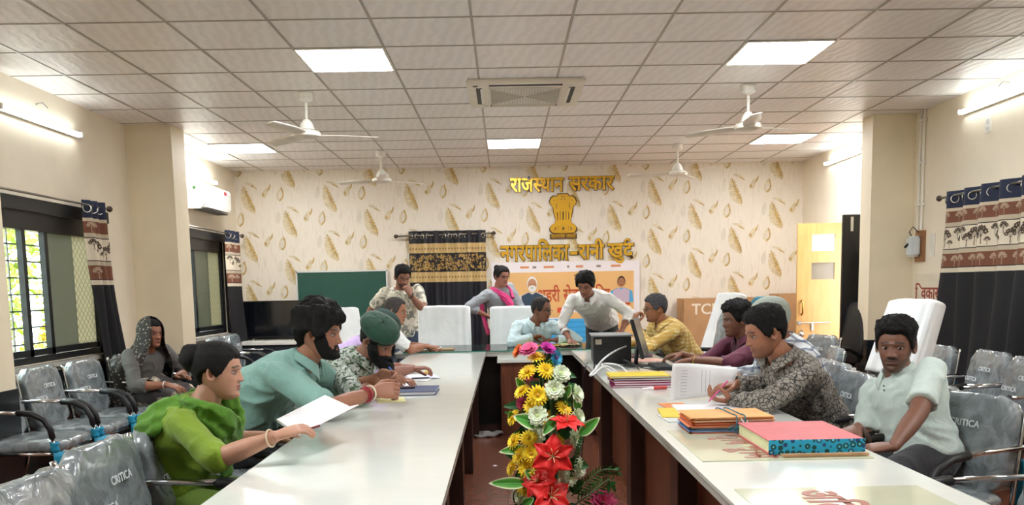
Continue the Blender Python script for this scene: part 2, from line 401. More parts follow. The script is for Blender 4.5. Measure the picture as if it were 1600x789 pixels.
# window behind the big curtain on the right
fr = MB(); y0, y1, z0, z1 = RW1
for (cy, cz, dy, dz) in ((6.4, z0 + .03, 2.4, .06), (6.4, z1 - .03, 2.4, .06), (y0 + .03, 1.45, .06, 1.1), (y1 - .03, 1.45, .06, 1.1), (6.4, 1.45, .06, 1.1)): fr.box((RX + .06, cy, cz), (.09, dy, dz))
o = struct('window_4', fr, M_black); gl = MB(); gl.box((RX + .06, 6.4, 1.45), (.005, 2.3, 1.05)); gl.build('pane', M_glass, o)
# outside the left windows
gd = MB(); gd.box((-13, 8, -.6), (18, 40, .1)); struct('floor_outside', gd, mat('dry_ground', '#b7a06a', .9, var=.3, vs=2))
bw = MB(); bw.box((-12.5, 13.3, 1.6), (1.5, 3.0, 5)); 
for q in range(3): bw.box((-11.7, 12.6 + q * .7, 1.6), (.08, .35, .8), 1)
tag(bw.build('neighbour_building', [mat('grey_render', '#9b988f', .8, var=.1), mat('shutter_dark', '#5a5c5c', .6)]), 'plain pale grey building seen outside the left window', 'building')
M_bark = mat('bark', '#5b4a36', .9, bump=.01); M_fol = mat('green_foliage', '#8fa83c', .6, var=.45, vs=4); M_fol2 = mat('yellow_foliage', '#b9a83a', .6, var=.35, vs=4)  # plain green and yellow leaf colours, varied by noise
def leaf_tree(x, y, h, r, mt, label, seed):
    t_ = thing('tree', label, 'tree', (x, y, -.55), 0, 'trees outside the window')
    tr = MB(); tr.tube([(0, 0, 0), (.1, .05, h * .4), (0, .1, h * .75)], [.12, .09, .04], 8); tr.build('trunk', M_bark, t_, True)
    R = random.Random(seed); fo = MB()
    for k in range(2200):
        a = R.random() * 2 * pi; e = math.asin(R.uniform(-.9, 1)); q = R.uniform(.55, 1) * r * (1 + .25 * noise.noise(V((cos(a) * 2, sin(a) * 2, e * 2))))
        p = V((q * cos(a) * cos(e), q * sin(a) * cos(e), h * .62 + q * sin(e) * 1.1)); M_ = TR(p, R.random() * 6.3, R.uniform(-1.2, 1.2), R.uniform(-1, 1), R.uniform(.07, .13))
        fo.add([(-1, 0, 0), (0, -.45, .1), (1, 0, 0), (0, .45, .1)], [(0, 1, 2, 3)], 0, M_)
    fo.build('foliage', mt, t_)
leaf_tree(-7.6, 11.0, 3.4, 1.5, M_fol, 'leafy bright green tree outside the left window, the nearest one', 1)
leaf_tree(-8.0, 17.6, 4.4, 2.1, M_fol, 'taller green tree behind the nearest tree outside the left window', 2)
leaf_tree(-6.6, 13.9, 1.5, .9, M_fol2, 'low yellowish bush outside at the foot of the trees', 3)

# door: two leaves opened into the room, far one yellow, near one dark
m, t = pmat('yellow_laminate', .35); co = t.co('Object', (6, 6, .6)); n = t.noise(co, 4, 5, .6)
t.l(t.ramp(n, [(.3, srgb('#cf9f5e')), (.7, srgb('#dcb070'))]).outputs[0], t.b.inputs['Base Color']); M_yel = m
M_brass = mat('brass', '#c8a25a', .3, .9, var=0); M_steel = mat('steel', '#b8b8b6', .25, .9, var=0)
M_darklam = mat('dark_laminate', '#1d1c1d', .45, var=.3, vs=30)
M_frostw = mat('door_backlit_glass', '#f6f7f3', .15, var=0); M_frostg = mat('grey_glass', '#857c6c', .3)  # upper pane: brightness behind the glass is put into its opaque white
dl = MB(); X0, X1, Yd = 3.53, 4.06, 10.38; z0, z1 = .02, 2.07
gy0, gy1 = X0 + .17, X1 - .08
zz = [z0, 1.42, 1.57, 1.72, 1.94, z1]
zz = [z0, 1.40, 1.60, 1.74, 1.94, z1]
dl.box(((X0 + gy0) / 2, Yd, (z0 + z1) / 2), (gy0 - X0, .035, z1 - z0)); dl.box(((X1 + gy1) / 2, Yd, (z0 + z1) / 2), (X1 - gy1, .035, z1 - z0))
for a, b in ((zz[0], zz[1]), (zz[2], zz[3]), (zz[4], zz[5])): dl.box(((gy0 + gy1) / 2, Yd, (a + b) / 2), (gy1 - gy0, .035, b - a))
do = struct('door_1', dl, M_yel)
for a, b, mt, nm in ((zz[1], zz[2], M_frostg, 'grey_glass_panel'), (zz[3], zz[4], M_frostw, 'glass_panel')):
    q = MB(); q.box(((gy0 + gy1) / 2, Yd, (a + b) / 2), (gy1 - gy0, .008, b - a)); q.build(nm, mt, do)
q = MB(); q.tube([(X0 + .06, Yd - .02, .98), (X0 + .06, Yd - .06, 1.0), (X0 + .06, Yd - .06, 1.13), (X0 + .06, Yd - .02, 1.15)], .013, 8); q.build('door_handle', M_brass, do, True)
q = MB(); q.tube([(X0 + .01, Yd - .03, .88), (X0 + .40, Yd - .03, .88)], .006, 8); q.box((X0 + .19, Yd - .025, .83), (.025, .02, .09)); q.box((X0 + .03, Yd - .025, .88), (.05, .01, .04)); q.build('slide_bolt', M_steel, do)
q = MB(); q.box((X0 + .06, Yd - .035, .74), (.06, .025, .06), bev=.008); q.tube([(X0 + .045, Yd - .035, .77), (X0 + .045, Yd - .035, .80), (X0 + .075, Yd - .035, .80), (X0 + .075, Yd - .035, .77)], .005, 6); q.build('padlock', M_steel, do, True)
dl = MB(); dl.box((3.83, 9.13, 1.045), (.5, .035, 2.05)); do = struct('door_2', dl, M_darklam)
q = MB(); q.tube([(3.65, 9.11, .95), (3.65, 9.075, .97), (3.65, 9.075, 1.11), (3.65, 9.11, 1.13)], .009, 8); q.build('door_handle', M_steel, do, True)
q = MB(); q.tube([(3.60, 9.10, .82), (3.80, 9.10, .82)], .006, 8); q.box((3.615, 9.105, .82), (.03, .012, .05)); q.build('slide_bolt', M_steel, do)
q = MB(); q.box((3.67, 9.108, 1.97), (.03, .012, .15)); q.build('tower_bolt', M_steel, do)

# ------------------------------------------------------------------ lamps and things on the ceiling
m = bpy.data.materials.new('led_diffuser'); m.use_nodes = True; b = m.node_tree.nodes['Principled BSDF']
b.inputs['Base Color'].default_value = (1, 1, 1, 1); b.inputs['Emission Color'].default_value = (.96, .98, 1, 1); b.inputs['Emission Strength'].default_value = LED_POWER; M_led = m
m = bpy.data.materials.new('tube_glow'); m.use_nodes = True; b = m.node_tree.nodes['Principled BSDF']
b.inputs['Base Color'].default_value = (1, 1, 1, 1); b.inputs['Emission Color'].default_value = (.95, 1, .98, 1); b.inputs['Emission Strength'].default_value = TUBE_POWER; M_tube = m
def led(i, j, label):
    x = TX0 + (i + .5) * TL; y = TY0 + (j + .5) * TL
    t_ = thing('ceiling_light', label, 'ceiling light', (x, y, CH - .004), 0, 'square led panels in the ceiling')
    fr = MB(); s = .297
    for a, b_, c_, d_ in ((0, s, 2 * s, .014), (0, -s, 2 * s, .014), (s, 0, .014, 2 * s), (-s, 0, .014, 2 * s)): fr.box((a, b_, -.004), (c_, d_, .008))
    fr.build('frame', M_whitepl, t_)
    q = MB(); q.box((0, 0, -.003), (2 * s - .014, 2 * s - .014, .004)); q.build('diffuser', M_led, t_)
led(2, 1, 'large bright square led ceiling panel at upper left, nearest on that side')
led(7, 1, 'large bright square led ceiling panel at upper right, nearest on that side')
led(4, 7, 'small bright square led ceiling panel centred behind the ceiling cassette')
led(-1, 7, 'far left square led ceiling panel near the left column')
led(9, 7, 'far right square led ceiling panel near the right column')
led(4, -5, 'square led ceiling panel in the middle behind the photographer')
led(-1, -5, 'square led ceiling panel at left behind the photographer')
led(9, -5, 'square led ceiling panel at right behind the photographer')
# ceiling cassette
ca = thing('ceiling_cassette', 'white four way air conditioning cassette in the middle of the ceiling', 'air conditioner', (.20, 7.35, CH - .001))
q = MB(); q.box((0, 0, -.018), (.94, .94, .034), bev=.012); q.build('panel', mat('cassette_plastic', '#e6e0d2', .4), ca, 30)
q = MB()
for k in range(4):
    M_ = Matrix.Rotation(k * pi / 2, 4, 'Z'); q.box((0, .375, -.036), (.58, .045, .006), 0, M_)
q.build('air_slot', mat('slot_dark', '#3b3a36', .6), ca)
q = MB()
for k in range(4):
    M_ = Matrix.Rotation(k * pi / 2, 4, 'Z'); q.box((0, .352, -.040), (.56, .022, .005), 0, M_ @ Matrix.Rotation(0, 4, 'X'))
    q.tube([(.31 + .06 * cos(a), .31 + .06 * sin(a), -.036) for a in [i * pi / 16 for i in range(9)]], .006, 6, 0, M_)
q.build('louvre', M_whitepl, ca)
q = MB(); q.box((0, 0, -.038), (.60, .60, .008), 0)
for k in range(26):
    a = -.28 + k * .0224; hw = abs(a)
    for sx in (-1, 1): q.box((sx * (hw / 2 + .14), a, -.044), (.28 - hw + .001, .006, .005), 1)
    for sy in (-1, 1): q.box((a, sy * (hw / 2 + .14), -.0445), (.006, .28 - hw + .001, .005), 1)
q.build('intake_grille', [mat('grille_plastic', '#dedacf', .5), mat('grille_shadow', '#c4c0b6', .5)], ca)
q = MB(); q.lathe([(.02, 0), (.02, .004)], (-.40, -.36, -.038), 12); q.build('badge', M_black, ca)
# fans at rest
def fan(x, y, rz, label):
    t_ = thing('ceiling_fan', label, 'ceiling fan', (x, y, CH), rz, 'white three blade ceiling fans')
    q = MB(); q.lathe([(.03, 0), (.062, -.005), (.058, -.06), (.022, -.085)], seg=20); q.tube([(-.02, 0, .0), (-.02, 0, -.06)], .006); q.build('canopy', M_whitepl, t_, 40)
    q = MB(); q.lathe([(.012, -.07), (.012, -.26)], seg=12); q.build('down_rod', M_whitepl, t_, True)
    q = MB(); q.lathe([(.025, -.22), (.05, -.25), (.065, -.30), (.03, -.305)], seg=20); q.build('lower_canopy', M_whitepl, t_, 40)
    q = MB(); q.lathe([(.04, -.30), (.10, -.315), (.115, -.335), (.11, -.355), (.07, -.37), (.02, -.375)], seg=28); q.build('motor', mat('fan_enamel', '#e9e5da', .3), t_, 40)
    for k in range(3):
        q = MB(); M_ = Matrix.Rotation(k * 2 * pi / 3, 4, 'Z')
        q.grid(lambda u, v: (.10 + u * .48, (v - .5) * (.09 + .05 * sin(pi * min(1, u * 1.2))), -.338 + (v - .5) * .02 - .004 * u), 10, 3, 0, M_)
        o = q.build('blade', mat('fan_enamel'), t_, True); solid(o, .004)
fan(-1.60, 7.25, .25, 'white ceiling fan at left in front, below the left led panel')
fan(2.04, 7.25, .35, 'white ceiling fan at right in front, below the right led panel')
fan(-1.42, 10.3, .7, 'small looking white ceiling fan at left against the wallpaper')
fan(2.05, 10.2, 1.0, 'small looking white ceiling fan at right against the wallpaper')
# tube lamps
def tube(x, y0, y1, z, sgn, label):
    t_ = thing('tube_light', label, 'tube light', (x, (y0 + y1) / 2, z), 0, 'lit tube lamps on the side walls'); L = y1 - y0
    q = MB(); q.box((sgn * -.012, 0, 0), (.022, L, .045)); q.build('batten', M_whitepl, t_)
    q = MB(); q.tube([(sgn * .022, -L / 2 + .02, 0), (sgn * .022, L / 2 - .02, 0)], .014, 12); q.build('tube', M_tube, t_, True)
    for s in (-1, 1):
        q = MB(); q.box((sgn * .012, s * (L / 2 - .012), 0), (.05, .024, .04)); q.build('end_cap', M_whitepl, t_)
tube(LX + .03, 6.30, 7.50, 2.73, 1, 'lit tube lamp on the left wall left of the column')
tube(LX + .03, 9.75, 10.95, 2.74, 1, 'lit tube lamp on the left wall above the split air conditioner')
tube(RX - .03, 6.50, 7.72, 2.83, -1, 'lit tube lamp on the right wall above the tree print curtain')
tube(RX - .03, 9.75, 10.9, 2.83, -1, 'lit tube lamp on the right wall between column and back wall')
tube(LX + .03, 1.5, 2.7, 2.73, 1, 'lit tube lamp on the left wall beside the photographer')
tube(RX - .03, 1.5, 2.7, 2.83, -1, 'lit tube lamp on the right wall beside the photographer')
# split ac
ac = thing('split_air_conditioner', 'white split air conditioner high on the left wall beside the column', 'air conditioner', (LX + .005, 10.45, 2.34))
q = MB(); pr = [(0, 0), (.16, 0), (.215, .06), (.22, .24), (.20, .285), (0, .29)]
q.prism([(a, b) for a, b in pr], -.47, .47, 0, Matrix.Rotation(pi / 2, 4, 'X')); q.build('body', mat('ac_white', '#eeeee8', .3), ac)
q = MB(); q.box((.12, 0, -.004), (.13, .84, .01)); q.build('air_outlet', mat('outlet_dark', '#4b4d4f', .5), ac)
q = MB(); q.box((.205, 0, .02), (.05, .84, .008), 0, TR((0, 0, 0), 0, 0, 0)); q.build('louvre', M_whitepl, ac)
q = MB(); q.box((.223, .25, .235), (.004, .09, .04)); q.build('label', mat('red_label', '#c23a4a', .5), ac)
q = MB(); q.lathe([(.018, 0), (.018, .004)], (0, 0, 0), 14, 0, TR((.10, -.472, .235), 0, pi / 2)); q.build('badge', mat('green_badge', '#3f7a3c', .5), ac)
# conduits, switch box, wall plate on the right wall
q = MB()
for dy in (0, .07): q.tube([(RX - .02, 8.47 - dy, CH), (RX - .02, 8.47 - dy, 1.86)], .012, 8)
for z in (2.1, 2.5, 2.9): q.box((RX - .02, 8.435, z), (.03, .13, .02))
tag(q.build('conduit_pipes', M_whitepl, smooth=40), 'pair of cream conduit pipes running down the right wall by the column', 'pipe')
sb = thing('switch_box', 'grey isolator switch box on a wooden board below the conduit pipes', 'switch box', (RX, 8.42, 1.70))
q = MB(); q.box((-.012, 0, 0), (.024, .17, .30)); q.build('board', mat('board_wood', '#9a6a45', .5, var=.15), sb)
q = MB(); q.box((-.07, .02, .0), (.10, .13, .20), bev=.02); q.build('box', mat('switch_grey', '#cfd6d8', .4), sb, 40)
q = MB(); q.tube([(-.11, .03, .03), (-.15, .03, -.01)], .012, 8); q.build('lever', M_black, sb, True)
q = MB(); q.tube([(-.03, -.0, .13), (-.08, .02, .19), (-.10, .05, .14), (-.08, .03, .09)], .005, 6); q.build('cable', M_black, sb, True)
sp = thing('wall_socket', 'small white socket plate on the right wall under the tube lamp', 'socket', (RX, 7.32, 2.66))
q = MB(); q.box((-.006, 0, 0), (.012, .09, .14), bev=.004); q.build('plate', M_whitepl, sp); q = MB(); q.box((-.013, 0, .02), (.004, .03, .04)); q.box((-.013, 0, -.04), (.004, .05, .03)); q.build('rocker', mat('rocker_grey', '#c9c9c4', .4), sp)
for x_, y_, z_, l_ in ((RX, 7.05, 2.93, 'small bracket on the right wall above the tube lamp'), (LX, 6.9, 2.86, 'small bracket on the left wall above the near tube lamp')):
    s_ = -1 if x_ > 0 else 1
    tag(MB().tube([(x_, y_, z_), (x_ + s_ * .05, y_, z_ + .01), (x_ + s_ * .06, y_ + .04, z_ - .02)], .01, 8).build('wall_bracket', mat('bracket_grey', '#b5b2aa', .4), smooth=True), l_, 'bracket')
q = MB(); q.lathe([(.03, 0), (.035, .03), (.022, .055)], (0, 0, 0), 16, 0, TR((.36, BY, 2.84), 0, pi / 2)); q.lathe([(.014, .05), (.014, .062)], (0, 0, 0), 12, 1, TR((.36, BY, 2.84), 0, pi / 2))
tag(q.build('wall_camera', [M_whitepl, M_black], smooth=40), 'tiny round camera on the wallpaper above the gold lettering', 'camera')
# red notice painted on board at right, partly behind the curtain
nb = thing('notice_board', 'white notice with red lettering half hidden behind the right curtain', 'notice', (RX - .001, 8.25, 1.22))
q = MB(); q.box((-.006, 0, .03), (.01, .50, .36)); q.build('board', mat('notice_paper', '#e6dcc8', .6), nb)
q = MB(); mb_, w_ = words(['ि', 'वकास'], .17, .001, .015); q.merge(mb_, Matrix.Translation((-.013, .24, -.03)) @ Matrix.Rotation(-pi / 2, 4, 'Z') @ Matrix.Rotation(pi / 2, 4, 'X')); q.build('lettering', mat('red_paint', '#a2483a', .6), nb)
tag(MB().box((RX - .004, 8.20, 1.70), (.006, .10, .22), bev=.001).build('wall_paper_note', mat('paper_note', '#e9e4d8', .7)), 'small paper note on the right wall beside the curtain', 'note')
# ------------------------------------------------------------------ curtains
M_cblack = mat('curtain_black', '#17171a', .75, var=.2, vs=3, sheen=.3)
M_rod = mat('rod_metal', '#8a8478', .3, .8, var=0); M_ring = mat('eyelet_steel', '#b9b7b0', .25, .9, var=0)
def tree_fabric():
    """brown bands and a cream band printed with trees; the bands follow the height (object z, rod = 0)"""
    m, t = pmat('tree_print_fabric', .75); co = t.co(); sep = t.n('ShaderNodeSeparateXYZ'); t.l(co, sep.inputs[0]); z = t.mth('MULTIPLY', sep.outputs[2], -1)
    K = srgb; st = [(0.000, K('#1d2740')), (0.094, K('#cdbfa5')), (0.123, K('#7b4c37')), (0.221, K('#bfb199')), (0.254, K('#262020')), (0.262, K('#e2d6bf')), (0.447, K('#262020')), (0.455, K('#bfb199')), (0.492, K('#7b4c37')), (0.607, K('#262020')), (0.615, K('#d8ccb4')), (0.656, K('#17171a'))]
    r = t.ramp(t.mth('ADD', z, .0), st, 'CONSTANT'); t.l(r.outputs[0], t.b.inputs['Base Color']); return m
M_treefab = tree_fabric()
M_treed = mat('tree_print_dark', '#4a3a2a', .75); M_treel = mat('tree_print_light', '#b99f86', .75)
def curtain(name, label, P0, P1, H, folds, amp, label_mats, bands=None, lean=0, flare=0, rings=True, seed=1):
    """eyelet curtain from P0 to P1 (xy at the rod height), pleated; local z=0 at the top"""
    P0 = V(P0); P1 = V(P1); d = P1 - P0; L = d.length; ex = d.normalized(); ey = V((0, 0, 1)).cross(ex)
    t_ = thing(name, label, 'curtain', P0); R = random.Random(seed); ph = [R.uniform(-.35, .35) for _ in range(folds * 2 + 3)]
    def pt(u, z, off=0):
        zz = -z; fl = max(0, zz) / H
        s = L * (u + flare * fl * (u - .0))
        a = u * folds * 2 * pi; k = a / pi; i_ = int(k); w_ = ph[i_] * (1 - (k - i_)) + ph[min(i_ + 1, len(ph) - 1)] * (k - i_)
        dd = amp * (cos(a + w_ * fl * 2) * (.8 + .3 * fl * sin(u * 9 + seed)) )
        return ex * s + ey * (dd + off) + V((0, 0, z)) + ex * (lean * fl ** 1.3) + ey * .01 * sin(zz * 4 + u * 13)
    q = MB(); q.grid(lambda u, v: pt(u, .05 - v * (H + .05)), folds * 14, 34)
    o = q.build('fabric', label_mats[0], t_, True); solid(o, .003, 0)
    aw = 2 * pi * folds * amp / L; aw = sum(sqrt(1 + (aw * sin(i_ * pi / 20)) ** 2) for i_ in range(20)) / 20
    if bands == 'trees':
        q = MB(); R2 = random.Random(seed + 5)
        def tree(u0, z0, s, mi):
            def T(dx, dz, off=0):
                u = u0 + dx * s / (L * aw); 
                if not 0 < u < 1: return None
                return pt(u, z0 + dz * s, 0) 
            def quad(c4, mi):
                out = []
                for dx, dz in c4:
                    p = T(dx, dz)
                    if p is None: return
                    out.append(p)
                for sg in (-.004, .004): q.add([p + ey * sg for p in out], [(0, 1, 2, 3) if len(out) == 4 else tuple(range(len(out)))], mi)
            quad([(-.03, -.5), (.03, -.5), (.02, .0), (-.02, .0)], mi)
            for a in (-65, -30, 0, 30, 65):
                aa = RD(90 - a); cx, cz = cos(aa) * .30, .02 + sin(aa) * .40
                quad([(-.012, -.1), (.012, -.1), (cx + .01, cz), (cx - .01, cz)], mi)
                for k in range(5):
                    b = k * 2 * pi / 5 + a; x_, z_ = cx + .10 * cos(b), cz + .10 * sin(b)
                    quad([(x_ - .075, z_), (x_, z_ - .075), (x_ + .075, z_), (x_, z_ + .075)], mi)
        n_ = max(3, int(L * aw / .115))
        for k in range(n_):
            u = (k + .5) / n_
            tree(u, -.345 + (-.015 if k % 2 else .025), .145 if k % 2 else .09, 0); tree(u + .45 / n_, -.41 if k % 2 else -.39, .065 if k % 2 else .11, 0)
            tree(u, -.175, .085, 1); tree(u, -.558, .095, 1)
        q.build('tree_print', [M_treed, M_treel], t_)
    if bands == 'gold':
        q = MB(); R2 = random.Random(3); 
        def patch(u, z, w_, h_, mi, rot):
            for sg in (-.005, .005):
                c4 = []
                for a, b in ((-1, 0), (-.3, .6), (1, .1), (.2, -.6)):
                    x_, z_ = a * cos(rot) - b * sin(rot), a * sin(rot) + b * cos(rot); uu = u + x_ * w_ / L
                    if not 0 < uu < 1: return
                    c4.append(pt(uu, z + z_ * h_) + ey * sg)
                q.add(c4, [(0, 1, 2, 3)], mi)
        for k in range(300): patch(R2.random(), R2.uniform(-.48, -.27), R2.uniform(.012, .028), R2.uniform(.012, .03), 0, R2.random() * 3)
        for k in range(26): 
            for zc in (-.19, -.57): patch((k + .5) / 26, zc, .012, .03, 1, 0)
        q.build('gold_pattern', [mat('gold_thread', '#b69457', .45, .2, var=.2), mat('dull_gold_thread', '#8d6f3c', .5, .2)], t_)
    if rings:
        for k in range(folds * 2):
            u = (k + .5) / (folds * 2); q = MB(); c_ = ex * (L * u) + V((0, 0, -.02))
            n_ = (ex * .71 + ey * (-.71 if k % 2 else .71)).normalized(); A = V((0, 0, 1)); B = n_.cross(A)
            q.tube([c_ + A * .033 * cos(a) + B * .033 * sin(a) for a in [i * 2 * pi / 14 for i in range(15)]], .006, 6, cap=False); q.build('eyelet', M_ring, t_, True)
    return t_
# gold-banded fabric for the curtain on the back wall
m, t = pmat('gold_band_fabric', .55); co = t.co(); sep = t.n('ShaderNodeSeparateXYZ'); t.l(co, sep.inputs[0]); z = t.mth('MULTIPLY', sep.outputs[2], -1); K = srgb
r = t.ramp(z, [(0, K('#1a1a22')), (.115, K('#c8ab75')), (.245, K('#1b1a1e')), (.50, K('#c8ab75')), (.635, K('#14141f'))], 'CONSTANT'); t.l(r.outputs[0], t.b.inputs['Base Color']); M_goldfab = m
def rod(P0, P1, label, r=.012):
    t_ = thing('curtain_rod', label, 'curtain rod', P0); d = V(P1) - V(P0)
    q = MB(); q.tube([(0, 0, 0), d], r, 10); q.build('pole', M_rod, t_, True); e = d.normalized()
    for c_, s in ((V((0, 0, 0)), -1), (d, 1)):
        q = MB(); q.tube([c_ + e * s * a for a in (0, .01, .03, .05, .06)], [.012, .022, .028, .02, .006], 12); q.build('finial', mat('finial_wood', '#4a382c', .4), t_, True)
    return t_
rod((RX - .14, 7.80, 2.10), (RX - .14, 5.0, 2.10), 'metal curtain rod on the right wall carrying the tree print curtain')
curtain('curtain', 'wide black curtain with brown and cream tree print band on the right wall', (RX - .14, 7.76, 2.09), (RX - .14, 5.25, 2.09), 1.72, 9, .045, [M_treefab], 'trees', lean=-.14, seed=2)
rod((LX + .14, 4.9 + .75, 2.13), (LX + .14, 7.70, 2.13), 'thin dark curtain rod above the near left window', .009)
curtain('curtain', 'gathered tree print curtain at the near left window beside the column', (LX + .14, 7.28, 2.12), (LX + .14, 7.62, 2.12), 1.75, 3, .035, [M_treefab], 'trees', lean=.28, flare=.3, seed=4)
rod((LX + .14, 9.6, 2.12), (LX + .14, 11.55, 2.12), 'thin curtain rod above the far left window', .009)
curtain('curtain', 'gathered tree print curtain at the far left window in the corner', (LX + .14, 10.95, 2.11), (LX + .14, 11.40, 2.11), 1.70, 3, .035, [M_treefab], 'trees', lean=.10, flare=.15, seed=7)
rod((-1.42, BY - .09, 2.085), (-.16, BY - .09, 2.105), 'metal curtain rod on the wallpapered back wall')
curtain('curtain', 'black curtain with gold patterned band on the wallpapered back wall', (-1.28, BY - .09, 2.10), (-.24, BY - .09, 2.10), 1.72, 7, .035, [M_goldfab], 'gold', seed=5)

# ------------------------------------------------------------------ lettering, emblem, board, banner, tv on the back wall
M_gold = mat('polished_gold', '#e3b02e', .25, .45, var=.05); M_goldb = mat('gold_letter_edge', '#5b421c', .4, .3)
XW = Matrix.Translation((0, BY - .002, 0)) @ Matrix.Rotation(pi / 2, 4, 'X')
def wall_words(t_, parts, x0, x1, zb, size, name='word'):
    mb, w_ = words(parts, size, .012, .022); k = (x1 - x0) / w_
    q = MB(); q.merge(mb, Matrix.Translation((x0 - t_.location.x, -.022, zb - t_.location.z)) @ Matrix.Rotation(pi / 2, 4, 'X') @ Matrix.Diagonal((k, 1, 1, 1)))
    o = q.build(name, M_gold, t_)
    mb, w2 = words(parts, size, .006, .042); q = MB()
    q.merge(mb, Matrix.Translation((x0 - t_.location.x - .006, -.010, zb - t_.location.z)) @ Matrix.Rotation(pi / 2, 4, 'X') @ Matrix.Diagonal(((x1 - x0 + .012) / w2, 1, 1, 1))); q.build('letter_edge', M_goldb, o)
t_ = thing('wall_lettering', 'upper line of raised gold Hindi lettering above the lion emblem', 'sign', (.8, BY - .002, 2.74))
wall_words(t_, ['राज', '~स', 'थान'], .11, .82, 2.655, .275); wall_words(t_, ['सरकार'], .90, 1.50, 2.665, .275)
t_ = thing('wall_lettering', 'lower line of raised gold Hindi lettering above the orange banner', 'sign', (.8, BY - .002, 1.8))
wall_words(t_, ['नगरपा', 'िलका'], -.04, .88, 1.735, .31); wall_words(t_, ['-'], .91, .99, 1.755, .30)
wall_words(t_, ['रानी'], 1.02, 1.36, 1.745, .29); wall_words(t_, ['खु', 'द', '^'], 1.42, 1.76, 1.755, .29)
# emblem: four lion capital in cut gold relief
em = thing('lion_emblem', 'gold lion capital emblem with dark outline between the two lettering lines', 'emblem', (.815, BY - .002, 2.02))
def mir(pts): return pts + [(-x, z) for x, z in pts[::-1] if abs(x) > 1e-4]
sil = mir([(0, .60), (.07, .60), (.085, .565), (.125, .575), (.165, .545), (.185, .49), (.165, .45), (.135, .42), (.13, .36), (.115, .30), (.10, .25), (.11, .21), (.15, .19), (.182, .15), (.182, .11), (.15, .075), (.10, .065), (0, .06)])
def ex(mb, pts, y0, y1, mi=0): mb.prism(pts, y0, y1, mi, Matrix.Rotation(pi / 2, 4, 'X'))
q = MB(); ex(q, [(x * 1.05, .33 + (z - .33) * 1.03) for x, z in sil], 0, .012); q.build('backing', M_goldb, em)
q = MB(); ex(q, [(x * .96, .33 + (z - .33) * .97) for x, z in sil], .010, .02); q.build('relief_plate', M_gold, em)
q = MB()
def disc(mb, x, z, r, y0, y1, mi=0, sx=1, n=16): ex(mb, [(x + r * sx * cos(2 * pi * k / n), z + r * sin(2 * pi * k / n)) for k in range(n)], y0, y1, mi)
disc(q, 0, .515, .058, .02, .032); disc(q, 0, .495, .024, .032, .042)                          # front lion: face, muzzle
for s in (-1, 1):
    disc(q, s * .125, .50, .045, .02, .028, sx=.9); ex(q, [(s * .15, .52), (s * .19, .485), (s * .15, .47)][::s], .02, .03)   # side lions in profile
    for k, (x, z0, z1, wd) in enumerate(((.022, .24, .38, .013), (.055, .23, .38, .012), (.095, .25, .36, .011))): ex(q, [(s * (x - wd), z0), (s * (x + wd), z0), (s * (x + wd), z1), (s * (x - wd), z1)][::s], .02, .028)
for k in range(7):
    for r_ in range(3): disc(q, (k - 3) * .022 * (1 - r_ * .1), .445 - r_ * .028, .012, .02, .027, sx=.7, n=8)
disc(q, 0, .135, .042, .02, .032); disc(q, .098, .135, .025, .02, .028, sx=1.3); disc(q, -.098, .135, .025, .02, .028, sx=1.3)
ex(q, [(-.15, .185), (.15, .185), (.14, .197), (-.14, .197)], .02, .03); ex(q, [(-.15, .078), (.15, .078), (.15, .09), (-.15, .09)], .02, .03)
q.build('lions', M_gold, em)
q = MB()
for x, z in ((-.022, .525), (.022, .525)): disc(q, x, z, .009, .032, .0345)
disc(q, 0, .135, .017, .032, .0345); ex(q, [(-.03, .553), (.03, .553), (.026, .561), (-.026, .561)], .032, .034)
for s in (-1, 1):
    disc(q, s * .128, .508, .007, .028, .031)
    for x, z0, z1 in ((.004, .25, .36), (.038, .25, .37), (.075, .25, .35), (.088, .40, .47)): ex(q, [(s * x - .005, z0), (s * x + .005, z0), (s * x + .005, z1), (s * x - .005, z1)], .02, .0225)
    ex(q, [(s * .07 - .006, .11), (s * .07 + .006, .11), (s * .07 + .006, .165), (s * .07 - .006, .165)], .02, .0225); disc(q, s * .105, .14, .012, .028, .0305)
    ex(q, [(s * .115 - .02, .112), (s * .115 + .02, .112), (s * .115 + .02, .12), (s * .115 - .02, .12)], .02, .03)
for k in range(12):
    a = k * pi / 6; ex(q, [(.017 * cos(a) - .0015, .135 + .017 * sin(a)), (.017 * cos(a) + .0015, .135 + .017 * sin(a)), (.038 * cos(a) + .0015, .135 + .038 * sin(a)), (.038 * cos(a) - .0015, .135 + .038 * sin(a))], .032, .034)
q.build('dark_cuts', M_goldb, em)
q = MB(); q.box((0, -.008, .03), (.37, .016, .07)); o = q.build('caption_plate', M_goldb, em)
mb, w_ = words(['स', '~त', 'यमेव', ' ', 'जयते'], .07, .003, .012); q = MB(); q.merge(mb, Matrix.Translation((-.165, -.017, .012)) @ Matrix.Rotation(pi / 2, 4, 'X') @ Matrix.Diagonal((.33 / w_, 1, 1, 1))); q.build('caption', M_gold, o)
# green board
gb = thing('chalk_board', 'plain green board with white frame leaning on the back wall', 'board', (-2.21, BY - .03, 1.13))
q = MB(); q.box((0, 0, 0), (1.20, .02, 1.0)); q.build('surface', mat('board_green', '#1c4f42', .55, var=.08), gb)
for a, b, c_, d_ in ((0, .505, 1.25, .022), (0, -.505, 1.25, .022), (.613, 0, .022, 1.03), (-.613, 0, .022, 1.03)):
    q = MB(); q.box((a, -.006, b), (c_, .03, d_)); q.build('frame', mat('frame_alu', '#d8dcd8', .35, .3), gb)
